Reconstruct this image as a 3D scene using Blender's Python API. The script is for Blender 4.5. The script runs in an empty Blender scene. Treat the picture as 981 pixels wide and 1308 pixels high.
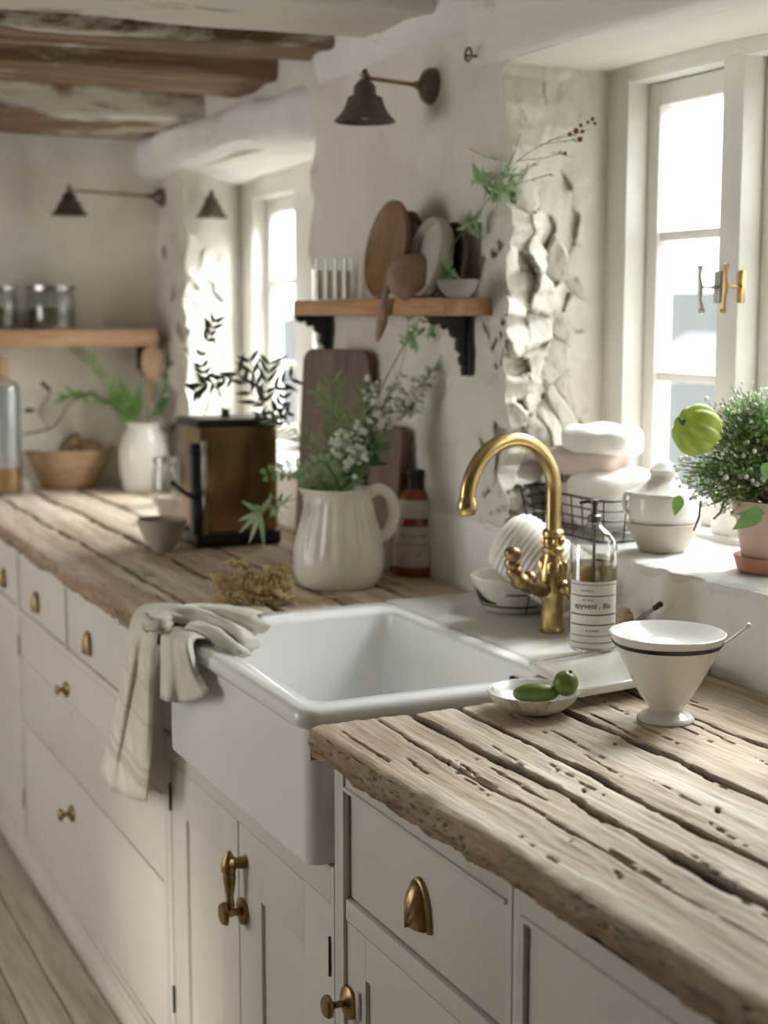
import bpy, bmesh, math, random
from mathutils import Vector, Matrix, noise
from math import sin, cos, pi, radians
random.seed(7)
SC = bpy.context.scene
COL = SC.collection
# ------------------------------------------------------------------ camera
FPX, CX, CY, EYE = 1900.0, 490.5, 654.0, 1.47
PITCH = math.atan((CY-400)/FPX)
YAW = math.atan(910.5/(FPX/cos(PITCH)))
FW = Vector((sin(YAW)*cos(PITCH), cos(YAW)*cos(PITCH), -sin(PITCH)))
RT = Vector((cos(YAW), -sin(YAW), 0))
UP = RT.cross(FW)
EYEP = Vector((0, 0, EYE))
def at(u, v, X=None, Y=None, Z=None):
    d = FW + RT*((u-CX)/FPX) - UP*((v-CY)/FPX)
    if X is not None: t = X/d.x
    elif Y is not None: t = Y/d.y
    else: t = (Z-EYE)/d.z
    return EYEP + d*t
def mpp(p): return (Vector(p)-EYEP).dot(FW)/FPX      # metres per pixel at a point
cam = bpy.data.cameras.new('camera'); camo = bpy.data.objects.new('camera', cam); COL.objects.link(camo)
M = Matrix((RT, UP, -FW)).transposed().to_4x4(); M.translation = EYEP
camo.matrix_world = M
cam.sensor_fit = 'HORIZONTAL'; cam.sensor_width = 36; cam.lens = FPX/981*36
cam.clip_start = .05; cam.clip_end = 1000
cam.dof.use_dof = True; cam.dof.focus_distance = 1.98; cam.dof.aperture_fstop = 4.9
SC.camera = camo
# ------------------------------------------------------------------ helpers
def tag(o, label=None, cat=None, group=None, kind=None):
    if label: o['label'] = label
    if cat: o['category'] = cat
    if group: o['group'] = group
    if kind: o['kind'] = kind
    return o
def empty(name, loc, label=None, cat=None, group=None, kind=None, rz=0):
    o = bpy.data.objects.new(name, None); COL.objects.link(o); o.empty_display_size = .05
    o.location = loc; o.rotation_euler.z = rz
    return tag(o, label, cat, group, kind)
def rnd(a, b): return random.uniform(a, b)
class MB:
    """collects geometry in world (or local) coordinates"""
    def __init__(s): s.v = []; s.f = []; s.m = []; s.col = None
    def add(s, vs, fs, mi=0):
        o = len(s.v); s.v += [Vector(p) for p in vs]
        for f in fs: s.f.append(tuple(i+o for i in f)); s.m.append(mi)
    def box(s, x0, x1, y0, y1, z0, z1, mi=0, b=0):
        if x0 > x1: x0, x1 = x1, x0
        if y0 > y1: y0, y1 = y1, y0
        if z0 > z1: z0, z1 = z1, z0
        b = min(b, (x1-x0)*.45, (y1-y0)*.45, (z1-z0)*.45)
        if b <= 0:
            vs = [(x, y, z) for x in (x0, x1) for y in (y0, y1) for z in (z0, z1)]
            s.add(vs, [(0,1,3,2),(4,6,7,5),(0,4,5,1),(2,3,7,6),(0,2,6,4),(1,5,7,3)], mi); return
        bm = bmesh.new(); bmesh.ops.create_cube(bm, size=1)
        for v in bm.verts:
            v.co = Vector(((x0+x1)/2+v.co.x*(x1-x0), (y0+y1)/2+v.co.y*(y1-y0), (z0+z1)/2+v.co.z*(z1-z0)))
        bmesh.ops.bevel(bm, geom=bm.edges[:], offset=b, segments=2, profile=.6, affect='EDGES')
        bm.verts.index_update()
        s.add([v.co.copy() for v in bm.verts], [[v.index for v in f.verts] for f in bm.faces], mi); bm.free()
    def lathe(s, prof, c=(0,0,0), n=48, mi=0, rfun=None, axis=None, capb=True, capt=True):
        """prof: (radius, height) pairs"""
        c = Vector(c); Q = Matrix.Identity(3)
        if axis is not None: Q = Vector(axis).normalized().to_track_quat('Z', 'Y').to_matrix()
        vs = []; fs = []
        for (r, h) in prof:
            for k in range(n):
                a = 2*pi*k/n; rr = r*(rfun(a, h) if rfun else 1)
                vs.append(c+Q@Vector((rr*cos(a), rr*sin(a), h)))
        for i in range(len(prof)-1):
            for k in range(n):
                k2 = (k+1) % n; fs.append((i*n+k, i*n+k2, (i+1)*n+k2, (i+1)*n+k))
        if capb and prof[0][0] > 1e-5: fs.append(tuple(reversed(range(n))))
        if capt and prof[-1][0] > 1e-5: fs.append(tuple((len(prof)-1)*n+k for k in range(n)))
        s.add(vs, fs, mi)
    def tube(s, pts, r, n=10, mi=0, cap=True, flat=1.0):
        pts = [Vector(p) for p in pts]; N = len(pts)
        if not hasattr(r, '__len__'): r = [r]*N
        T = [((pts[min(i+1, N-1)]-pts[max(i-1, 0)]).normalized()) for i in range(N)]
        a = Vector((0, 0, 1)) if abs(T[0].z) < .9 else Vector((1, 0, 0))
        nr = (a - T[0]*a.dot(T[0])).normalized(); vs = []
        for i in range(N):
            nr = (nr-T[i]*nr.dot(T[i])).normalized(); b = T[i].cross(nr)
            for k in range(n):
                t = 2*pi*k/n; vs.append(pts[i]+(nr*cos(t)*flat+b*sin(t))*r[i])
        fs = [(i*n+k, i*n+(k+1) % n, (i+1)*n+(k+1) % n, (i+1)*n+k) for i in range(N-1) for k in range(n)]
        if cap: fs += [tuple(reversed(range(n))), tuple((N-1)*n+k for k in range(n))]
        s.add(vs, fs, mi)
    def ball(s, c, r, n=12, mi=0, sc=(1,1,1), Q=None):
        c = Vector(c); Q = Q or Matrix.Identity(3); m = max(4, n//2); vs = []; fs = []
        for i in range(m+1):
            t = pi*i/m
            for k in range(n):
                a = 2*pi*k/n
                vs.append(c+Q@Vector((r*sc[0]*sin(t)*cos(a), r*sc[1]*sin(t)*sin(a), -r*sc[2]*cos(t))))
        for i in range(m):
            for k in range(n): fs.append((i*n+k, i*n+(k+1) % n, (i+1)*n+(k+1) % n, (i+1)*n+k))
        s.add(vs, fs, mi)
    def prism(s, poly, d, mi=0):
        """poly: list of 3d points, extruded by vector d"""
        n = len(poly); d = Vector(d); P = [Vector(p) for p in poly]
        s.add(P+[p+d for p in P], [tuple(reversed(range(n))), tuple(range(n, 2*n))]+[(i, (i+1) % n, n+(i+1) % n, n+i) for i in range(n)], mi)
    def grid(s, fn, nu, nv, mi=0, flip=False):
        vs = [fn(i/nu, j/nv) for i in range(nu+1) for j in range(nv+1)]
        w = nv+1; fs = []
        for i in range(nu):
            for j in range(nv):
                q = (i*w+j, (i+1)*w+j, (i+1)*w+j+1, i*w+j+1)
                fs.append(q[::-1] if flip else q)
        s.add(vs, fs, mi)
    def leaf(s, p, d, up, L, W, mi=0, fold=.15, curl=.2, pts=5):
        p = Vector(p); d = Vector(d).normalized(); side = d.cross(Vector(up))
        if side.length < 1e-3: side = d.cross(Vector((1, .3, 0)))
        side.normalize(); nrm = side.cross(d); vs = []
        for i in range(pts+1):
            t = i/pts; w = W*.5*sin(pi*min(1, t**.75))*(1-.2*t); c = p+d*(L*t)-nrm*(curl*L*t*t)
            vs += [c+side*w+nrm*(fold*w), c, c-side*w+nrm*(fold*w)]
        fs = []
        for i in range(pts):
            a = i*3; fs += [(a, a+1, a+4, a+3), (a+1, a+2, a+5, a+4)]
        s.add(vs, fs, mi)
    def build(s, name, mat, parent=None, smooth=True, loc=None, weld=False, solid=0, sub=0, ang=35):
        me = bpy.data.meshes.new(name)
        o = bpy.data.objects.new(name, me); COL.objects.link(o)
        off = Vector((0, 0, 0))
        if parent is not None:
            o.parent = parent
            q = parent; 
            while q is not None: off += q.location; q = q.parent
        elif loc is not None: off = Vector(loc); o.location = off
        me.from_pydata([tuple(v-off) for v in s.v], [], s.f)
        for m in (mat if isinstance(mat, (list, tuple)) else [mat]): me.materials.append(m)
        me.polygons.foreach_set('material_index', s.m)
        if weld:
            bm = bmesh.new(); bm.from_mesh(me); bmesh.ops.remove_doubles(bm, verts=bm.verts, dist=1e-4)
            bmesh.ops.recalc_face_normals(bm, faces=bm.faces); bm.to_mesh(me); bm.free()
        if smooth:
            me.polygons.foreach_set('use_smooth', [True]*len(me.polygons))
            if ang: me.set_sharp_from_angle(angle=radians(ang))
        if solid:
            md = o.modifiers.new('solid', 'SOLIDIFY'); md.thickness = solid; md.offset = 0
        if sub:
            md = o.modifiers.new('sub', 'SUBSURF'); md.levels = sub; md.render_levels = sub
        me.update()
        return o
def crom(P, n):
    """catmull-rom through points"""
    P = [Vector(p) for p in P]; out = []
    Q = [P[0]*2-P[1]]+P+[P[-1]*2-P[-2]]
    for i in range(1, len(Q)-2):
        for k in range(n):
            t = k/n; a, b, c, d = Q[i-1], Q[i], Q[i+1], Q[i+2]
            out.append(.5*((2*b)+(c-a)*t+(2*a-5*b+4*c-d)*t*t+(3*b-a-3*c+d)*t**3))
    out.append(P[-1]); return out
def sstep(a, b, x):
    t = max(0, min(1, (x-a)/(b-a))); return t*t*(3-2*t)
def fbm(p, s, o=3): return noise.fractal(Vector(p)*s, 1.0, 2.0, o)
# ------------------------------------------------------------------ materials
def new(name):
    m = bpy.data.materials.new(name); m.use_nodes = True; nt = m.node_tree
    return m, nt, nt.nodes['Principled BSDF']
def N(nt, t, **k):
    n = nt.nodes.new(t)
    for a, b in k.items():
        if hasattr(n, a): setattr(n, a, b)
    return n
def ramp(nt, stops, src):
    r = N(nt, 'ShaderNodeValToRGB'); e = r.color_ramp.elements
    while len(e) < len(stops): e.new(.5)
    for q, (p, c) in zip(e, stops):
        q.position = p; q.color = (*c, 1) if len(c) == 3 else c
    nt.links.new(src, r.inputs[0]); return r
def coords(nt, scale=(1,1,1)):
    tc = N(nt, 'ShaderNodeTexCoord'); mp = N(nt, 'ShaderNodeMapping'); mp.inputs['Scale'].default_value = scale
    nt.links.new(tc.outputs['Object'], mp.inputs[0]); return mp.outputs[0]
def ntex(nt, vec, scale, detail=4, rough=.55, dist=0):
    n = N(nt, 'ShaderNodeTexNoise'); n.inputs['Scale'].default_value = scale; n.inputs['Detail'].default_value = detail
    n.inputs['Roughness'].default_value = rough; n.inputs['Distortion'].default_value = dist
    nt.links.new(vec, n.inputs['Vector']); return n
def bump(nt, src, b, strength=.3, dist=.01, prev=None):
    n = N(nt, 'ShaderNodeBump'); n.inputs['Strength'].default_value = strength; n.inputs['Distance'].default_value = dist
    nt.links.new(src, n.inputs['Height'])
    if prev: nt.links.new(prev, n.inputs['Normal'])
    nt.links.new(n.outputs[0], b.inputs['Normal']); return n.outputs[0]
def mixc(nt, fac, a, b, mode='MIX'):
    n = N(nt, 'ShaderNodeMix'); n.data_type = 'RGBA'; n.blend_type = mode
    for i, s in ((0, fac), (6, a), (7, b)):
        if hasattr(s, 'node'): nt.links.new(s, n.inputs[i])
        elif i == 0: n.inputs[0].default_value = s
        else: n.inputs[i].default_value = (*s, 1)
    return n.outputs[2]
def paint(name, c1, c2, rough=.5, nscale=6, bs=.15, bscale=60, metal=0, spec=.5, coat=0):
    """a colour with soft mottling and fine bump"""
    m, nt, b = new(name); v = coords(nt)
    n = ntex(nt, v, nscale, 5, .6); r = ramp(nt, [(.35, c1), (.7, c2)], n.outputs[0])
    nt.links.new(r.outputs[0], b.inputs['Base Color'])
    b.inputs['Roughness'].default_value = rough; b.inputs['Metallic'].default_value = metal
    b.inputs['Specular IOR Level'].default_value = spec; b.inputs['Coat Weight'].default_value = coat
    if bs: n2 = ntex(nt, v, bscale, 3); bump(nt, n2.outputs[0], b, bs, .002)
    return m
def plaster(name, c1, c2, dark, stain=.5):
    m, nt, b = new(name); v = coords(nt)
    n = ntex(nt, v, 2.3, 6, .62, .4); r = ramp(nt, [(.3, c1), (.65, c2)], n.outputs[0])
    n3 = ntex(nt, v, 9, 8, .7, .8); r3 = ramp(nt, [(.30, (1,1,1)), (.40, (0,0,0))], n3.outputs[0])
    ml = N(nt, 'ShaderNodeMath'); ml.operation = 'MULTIPLY'; ml.inputs[1].default_value = stain
    nt.links.new(r3.outputs[0], ml.inputs[0])
    c = mixc(nt, ml.outputs[0], r.outputs[0], dark); nt.links.new(c, b.inputs['Base Color'])
    b.inputs['Roughness'].default_value = .85; b.inputs['Specular IOR Level'].default_value = .25
    n2 = ntex(nt, v, 26, 8, .65); p = bump(nt, n2.outputs[0], b, .45, .012)
    n4 = ntex(nt, v, 130, 4, .6); bump(nt, n4.outputs[0], b, .25, .002, p)
    return m
def wood(name, c1, c2, c3, axis='Y', scale=1.0, rough=.6, bs=.3, attr=False, white=None):
    m, nt, b = new(name)
    s = [9, 9, 9]; s['XYZ'.index(axis)] = .7
    v = coords(nt, tuple(q*scale for q in s))
    n = ntex(nt, v, 2.2, 7, .65, .9); r = ramp(nt, [(.28, c1), (.5, c2), (.74, c3)], n.outputs[0])
    sf = [40, 40, 40]; sf['XYZ'.index(axis)] = 1.6
    vf = coords(nt, tuple(q*scale for q in sf)); nf = ntex(nt, vf, 3.2, 5, .7, .3)
    rf = ramp(nt, [(.34, (.36,.32,.29)), (.52, (1,1,1))], nf.outputs[0])
    c = mixc(nt, .55, r.outputs[0], rf.outputs[0], 'MULTIPLY')
    if white:
        vw = coords(nt, tuple((q/9 if q > 1 else .35)*scale for q in s)); nw = ntex(nt, vw, white[1], 8, .72, .5)
        rw = ramp(nt, [(white[2]-.03, (0,0,0)), (white[2]+.03, (1,1,1))], nw.outputs[0])
        c = mixc(nt, rw.outputs[0], c, white[0])
    if attr:
        a = N(nt, 'ShaderNodeAttribute'); a.attribute_name = 'wear'
        sp = N(nt, 'ShaderNodeSeparateColor'); nt.links.new(a.outputs['Color'], sp.inputs[0])
        # R: crack dirt, G: plank tone, B: raw brown edge
        ve = coords(nt, (30, 3, 60)); ne = ntex(nt, ve, 1.5, 6, .7); edge_c = ramp(nt, [(.3, (.09,.055,.03)), (.5, (.25,.165,.095)), (.7, (.40,.29,.185))], ne.outputs[0]).outputs[0]
        tone = ramp(nt, [(0, (.66,.56,.46)), (.5, (.94,.9,.84)), (1, (1.12,1.12,1.1))], sp.outputs[1])
        c = mixc(nt, 1, c, tone.outputs[0], 'MULTIPLY')
        vb = coords(nt, (5, 1.2, 5)); nb = ntex(nt, vb, 3, 5, .6); rb = ramp(nt, [(.46, (0,0,0)), (.70, (1,1,1))], nb.outputs[0])
        mb_ = N(nt, 'ShaderNodeMath'); mb_.operation = 'MULTIPLY'; mb_.inputs[1].default_value = .45
        nt.links.new(rb.outputs[0], mb_.inputs[0]); c = mixc(nt, mb_.outputs[0], c, (.36, .235, .135))
        c = mixc(nt, sp.outputs[2], c, edge_c)
        c = mixc(nt, sp.outputs[0], c, (.028, .018, .011))
    nt.links.new(c, b.inputs['Base Color']); b.inputs['Roughness'].default_value = rough
    b.inputs['Specular IOR Level'].default_value = .35
    p = bump(nt, nf.outputs[0], b, bs, .003); bump(nt, n.outputs[0], b, bs, .006, p)
    return m
def flat(name, c, rough=.5, metal=0, spec=.5, trans=0, coat=0, sss=0):
    m, nt, b = new(name); v = coords(nt); n = ntex(nt, v, 14, 3)
    r = ramp(nt, [(.3, tuple(q*.9 for q in c)), (.7, tuple(min(1, q*1.08) for q in c))], n.outputs[0])
    nt.links.new(r.outputs[0], b.inputs['Base Color']); b.inputs['Roughness'].default_value = rough
    b.inputs['Metallic'].default_value = metal; b.inputs['Specular IOR Level'].default_value = spec
    b.inputs['Transmission Weight'].default_value = trans; b.inputs['Coat Weight'].default_value = coat
    return m
def leafmat(name, c1, c2, tr=.35):
    m, nt, b = new(name); v = coords(nt); n = ntex(nt, v, 22, 3)
    r = ramp(nt, [(.35, c1), (.65, c2)], n.outputs[0]); nt.links.new(r.outputs[0], b.inputs['Base Color'])
    b.inputs['Roughness'].default_value = .5
    t = N(nt, 'ShaderNodeBsdfTranslucent'); nt.links.new(r.outputs[0], t.inputs[0])
    mx = N(nt, 'ShaderNodeMixShader'); mx.inputs[0].default_value = tr
    nt.links.new(b.outputs[0], mx.inputs[1]); nt.links.new(t.outputs[0], mx.inputs[2])
    nt.links.new(mx.outputs[0], nt.nodes['Material Output'].inputs[0]); return m
def glassy(name, tint, gloss=.08, rough=.02, edge=True):
    m, nt, b = new(name); nt.nodes.remove(b)
    t = N(nt, 'ShaderNodeBsdfTransparent'); t.inputs[0].default_value = (*tint, 1)
    g = N(nt, 'ShaderNodeBsdfGlossy'); g.inputs['Roughness'].default_value = rough
    mx = N(nt, 'ShaderNodeMixShader')
    if edge:
        lw = N(nt, 'ShaderNodeLayerWeight'); lw.inputs[0].default_value = .35
        r = ramp(nt, [(0, (gloss,)*3), (1, (.75,)*3)], lw.outputs['Facing']); nt.links.new(r.outputs[0], mx.inputs[0])
        r2 = ramp(nt, [(.3, tint), (1, tuple(q*.45 for q in tint))], lw.outputs['Facing']); nt.links.new(r2.outputs[0], t.inputs[0])
    else: mx.inputs[0].default_value = gloss
    nt.links.new(t.outputs[0], mx.inputs[1]); nt.links.new(g.outputs[0], mx.inputs[2])
    nt.links.new(mx.outputs[0], nt.nodes['Material Output'].inputs[0]); return m

MT = {}
MT['plaster'] = plaster('plaster', (.60,.56,.49), (.72,.685,.615), (.34,.27,.19), .35)
MT['plaster_back'] = plaster('plaster_back', (.66,.625,.555), (.77,.735,.665), (.40,.33,.25), .25)
MT['whitewash'] = plaster('whitewash', (.70,.68,.64), (.82,.80,.76), (.36,.29,.21), .35)
MT['sillwall'] = plaster('plaster_below_sill', (.72,.69,.63), (.86,.84,.79), (.42,.35,.27), .5)  # paler plaster for the wall below the sills
MT['cab'] = paint('cabinet_paint', (.62,.59,.53), (.68,.65,.59), .42, 3, .12, 90)
MT['frame'] = paint('window_paint', (.74,.715,.66), (.82,.80,.75), .4, 5, .1, 80)
MT['ceramic'] = paint('sink_ceramic', (.83,.83,.80), (.87,.87,.845), .13, 3, 0)
MT['white_glaze'] = paint('white_glaze', (.76,.735,.68), (.82,.795,.745), .18, 8, .03, 40)
MT['cream_glaze'] = paint('cream_glaze', (.70,.665,.59), (.79,.76,.69), .25, 10, .05, 60)
MT['stoneware'] = paint('stoneware', (.42,.385,.33), (.52,.475,.41), .55, 12, .2, 120)
MT['darkstone'] = paint('dark_stoneware', (.22,.195,.165), (.30,.27,.23), .6, 12, .2, 120)
MT['clay_cup'] = paint('clay_cup', (.40,.34,.29), (.48,.42,.36), .6, 10, .1, 80)
MT['deck'] = paint('deck_stone', (.56,.545,.50), (.66,.645,.60), .3, 9, .1, 60)
MT['wood_top'] = wood('wood_worktop', (.36,.28,.20), (.62,.53,.43), (.84,.78,.70), 'Y', 1, .6, .6, attr=True)
MT['beam'] = wood('beam_wood', (.085,.052,.032), (.22,.145,.088), (.42,.30,.19), 'X', 1, .8, .7, white=((.62,.58,.51), 3.4, .55))
MT['beam_white'] = wood('beam_whitewashed', (.22,.15,.10), (.45,.37,.28), (.6,.54,.45), 'X', 1, .75, .6, white=((.70,.67,.61), 2.4, .42))
MT['lintel'] = wood('lintel_whitewashed', (.30,.24,.18), (.5,.44,.37), (.6,.56,.5), 'Y', 1, .75, .5, white=((.73,.70,.65), 2.2, .43))
MT['floor'] = wood('floor_boards', (.36,.30,.24), (.50,.44,.37), (.60,.54,.46), 'Y', .7, .5, .2)
MT['shelf'] = wood('shelf_wood', (.32,.17,.075), (.48,.28,.14), (.60,.38,.21), 'Y', 1.2, .5, .15)
MT['shelf_x'] = wood('shelf_wood_back', (.42,.25,.13), (.58,.38,.22), (.68,.48,.30), 'X', 1.2, .5, .15)
MT['darkwood'] = wood('dark_board_wood', (.075,.045,.03), (.14,.09,.06), (.21,.14,.095), 'Z', 1.5, .5, .2)
MT['platter'] = wood('platter_wood', (.13,.07,.03), (.22,.125,.06), (.31,.19,.10), 'Z', 1.5, .45, .15)
MT['scoop'] = wood('scoop_wood', (.25,.15,.105), (.33,.21,.155), (.40,.27,.20), 'Z', 2, .5, .1)
MT['lightwood'] = wood('light_wood', (.50,.34,.19), (.62,.44,.27), (.72,.54,.36), 'Z', 2, .5, .1)
MT['bowlwood'] = wood('bowl_wood', (.38,.25,.15), (.52,.37,.23), (.62,.46,.31), 'X', 2, .5, .1)
MT['bread'] = paint('crust', (.26,.15,.07), (.46,.31,.17), .8, 30, .5, 90)
MT['brass'] = paint('brass', (.46,.335,.135), (.58,.44,.20), .26, 14, .06, 50, metal=1)
MT['brass_old'] = paint('aged_brass', (.20,.13,.055), (.42,.30,.14), .36, 30, .12, 120, metal=1)
MT['urnbrass'] = paint('tarnished_brass', (.26,.17,.085), (.46,.32,.17), .26, 6, .08, 40, metal=1)
MT['bronze'] = paint('bronze_shade', (.10,.085,.07), (.17,.145,.12), .38, 14, .08, 60, metal=.7)
MT['iron'] = paint('black_iron', (.012,.011,.012), (.03,.028,.03), .5, 20, .2, 90)
MT['black'] = flat('black_plastic', (.012,.011,.011), .35)
MT['steel'] = flat('dull_steel', (.42,.41,.39), .3, 1)
MT['linen'] = paint('linen', (.66,.63,.56), (.76,.735,.67), .9, 30, .5, 500, spec=.1)
MT['twine'] = paint('twine', (.74,.71,.65), (.83,.80,.75), .9, 30, .4, 300, spec=.1)
MT['terracotta'] = paint('terracotta', (.42,.19,.11), (.56,.29,.18), .8, 14, .2, 90)
MT['amber'] = flat('amber_glass', (.21,.045,.012), .08, coat=.6)
MT['label'] = paint('paper_label', (.70,.66,.58), (.76,.72,.65), .7, 20, .05)
MT['label_amber'] = paint('paper_label_aged', (.50,.44,.38), (.58,.52,.45), .7, 20, .05)
MT['ink'] = flat('ink', (.03,.028,.026), .7)
MT['glass'] = glassy('clear_glass', (.93,.95,.94), .07)
MT['pane'] = glassy('window_pane', (.97,.98,.98), .05, edge=False)
MT['liquid'] = glassy('soap_liquid', (.86,.76,.52), .05)
MT['oil'] = glassy('oil_liquid', (.72,.52,.22), .05)
MT['green'] = leafmat('fern_green', (.15,.34,.09), (.32,.54,.20))
MT['soft'] = leafmat('soft_green', (.30,.48,.25), (.50,.64,.42))
MT['dusty'] = leafmat('dusty_green', (.22,.36,.18), (.42,.55,.35))
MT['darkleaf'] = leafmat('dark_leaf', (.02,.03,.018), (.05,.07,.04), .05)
MT['herb'] = leafmat('herb_green', (.10,.24,.05), (.32,.50,.17))
MT['bright'] = leafmat('bright_leaf', (.16,.36,.05), (.30,.50,.12))
MT['pod'] = leafmat('lime_pod', (.36,.46,.07), (.60,.66,.20), .4)
MT['petal'] = leafmat('white_petal', (.78,.78,.70), (.86,.86,.80), .3)
MT['stem'] = flat('stem_green', (.14,.20,.07), .6)
MT['twig'] = flat('brown_twig', (.13,.085,.055), .7)
MT['dry'] = leafmat('dried_umbel', (.60,.46,.17), (.88,.75,.42), .3)
MT['drystem'] = flat('dried_stem', (.58,.46,.24), .7)
MT['lime'] = paint('lime_skin', (.09,.15,.02), (.19,.27,.05), .35, 12, .15, 130)
MT['wine'] = flat('wine_bud', (.16,.035,.03), .6)
# ------------------------------------------------------------------ constants of the room
WX = 1.41            # face of the window wall
WP = 1.66            # plane of the window frames
ZT = .92             # top of the wooden worktops
ZS = .935            # top of sink and deck
SILL = 1.065
YB = 4.66            # back wall
# ------------------------------------------------------------------ window wall
def wdisp(p):
    x, y, z = p
    d = Vector((0, 0, 0))
    n = fbm((x*1.0, y, z), 2.6, 4)*.012 + fbm((x, y+7, z), 9, 3)*.005
    d.x -= n
    # ragged arrises at the ends of the piers
    for ye, s in ((2.43, 1), (3.37, 1), (4.36, 1)):
        m = max(0, 1-abs(y-ye)/.09)*(1-sstep(1.44, 1.58, x))
        if m > 0 and SILL+.02 < z < 1.93:
            d.y += m*(fbm((3, ye*5, z), 7, 5)*.030)
            d.x += m*(fbm((9, y, z), 11, 4)*.015)
    # rubble facets of the bright reveal
    if 2.36 < y < 2.60 or 4.28 < y < 4.66:
        if x > 1.36 and 1.0 < z < 1.97:
            w = (1-sstep(1.56, 1.63, x))*sstep(1.0, 1.12, z)*(1-.9*sstep(1.66, 1.76, z))
            if y < 2.6: w *= sstep(2.41, 2.44, y)*(1-sstep(2.47, 2.585, y)*(x < 1.5))
            else: w *= .8*sstep(4.28, 4.36, y)
            q = Vector((x*1.15, y*.8, z*1.0))*15.5 + noise.noise_vector(Vector(p)*9)*.5
            ds, cs = noise.voronoi(q)
            c = cs[0]; r = noise.cell_vector(c*3.17+Vector((5, 2, 9)))
            k = (q-c); h = (r.x-.5)*.034 + (k.x*(r.y-.5)+k.z*(r.z-.6))*.075
            h -= max(0, .08-(ds[1]-ds[0]))*.06
            h += fbm(p, 45, 3)*.003
            d += Vector((-.40, -.9, 0))*(h*w)
        if z > 1.7: d += Vector((-.3, -.9, 0))*fbm((x, y, z), 8, 4)*.018*(1-sstep(1.56, 1.63, x))*sstep(1.7, 1.78, z)
    return d
wall = MB()
def wpatch(a, b, c, d, res, flip=False, mi=0):
    a, b, c, d = map(Vector, (a, b, c, d))
    nu = max(2, int((b-a).length/res)); nv = max(2, int((d-a).length/res))
    def fn(u, v):
        p = a*(1-u)*(1-v)+b*u*(1-v)+c*u*v+d*(1-u)*v
        return p+wdisp(p)
    wall.grid(fn, nu, nv, mi, flip)
H1, H2 = 1.93, 1.89
def face(y0, y1, z0, z1, res=.012, mi=0): wpatch((WX, y0, z0), (WX, y1, z0), (WX, y1, z1), (WX, y0, z1), res, True, mi)
face(1.2, YB+.03, .60, SILL-.004, .011, 1)
face(-1.5, 1.2, .0, 2.3, .05)
face(2.43, 3.37, SILL-.004, 2.3, .0085)
face(4.36, YB+.03, SILL-.004, 2.3, .012)
face(1.2, 2.43, H1, 2.3, .013); face(3.37, 4.36, H2, 2.3, .013)
def reveal(yw, yp, z0, z1, res, flip=False):
    wpatch((WX, yw, z0), (1.76, yp+(yp-yw)*.15, z0), (1.76, yp+(yp-yw)*.15, z1+.07), (WX, yw, z1+.07), res, flip)
reveal(2.43, 2.495, SILL-.004, H1, .0042, True)
reveal(4.36, 4.61, SILL-.004, H2, .006, True)
reveal(3.37, 3.33, SILL-.004, H2, .01, False)
reveal(1.2, 1.37, SILL-.004, H1, .02, False)
wall.build('wall_right', [MT['plaster'], MT['sillwall']], smooth=True, ang=0)['kind'] = 'structure'
# solid backing outside so that no light leaks
bk = MB()
bk.box(WX+.03, 1.80, 2.53, 3.26, .0, 2.3); bk.box(WX+.03, 1.80, 4.64, 4.9, 0, 2.3); bk.box(WX+.03, 1.80, -1.5, 1.12, 0, 2.3)
bk.box(WX+.03, 1.80, -1.5, 4.9, 0, SILL-.03); bk.box(WX+.03, 1.80, -1.5, 4.9, 2.02, 2.3)
bk.build('wall_outer', MT['plaster'], smooth=False)['kind'] = 'structure'
# window sills, a crusted white ledge
def sill(name, y0, y1):
    m = MB()
    def fn(u, v):
        y = y0+(y1-y0)*v
        e = .006+fbm((2, y, 0), 16, 5)*.014
        prof = [(WX-e+.012, SILL-.022-.012*max(0, fbm((y, 1, 1), 12, 4))), (WX-e, SILL-.008), (WX-e+.002, SILL), (WX-e+.012, SILL+.003), (WX+.10, SILL+.004), (WP+.02, SILL+.004)]
        k = u*(len(prof)-1); i = min(int(k), len(prof)-2); f = k-i
        x = prof[i][0]*(1-f)+prof[i+1][0]*f; z = prof[i][1]*(1-f)+prof[i+1][1]*f
        return Vector((x, y, z+fbm((x, y, 0), 30, 4)*.0022))
    m.grid(fn, 40, int((y1-y0)/.006), 0, False)
    m.build(name, MT['whitewash'], ang=0)['kind'] = 'structure'
sill('window_sill_near', 1.22, 2.50); sill('window_sill_far', 3.32, 4.60)
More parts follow.
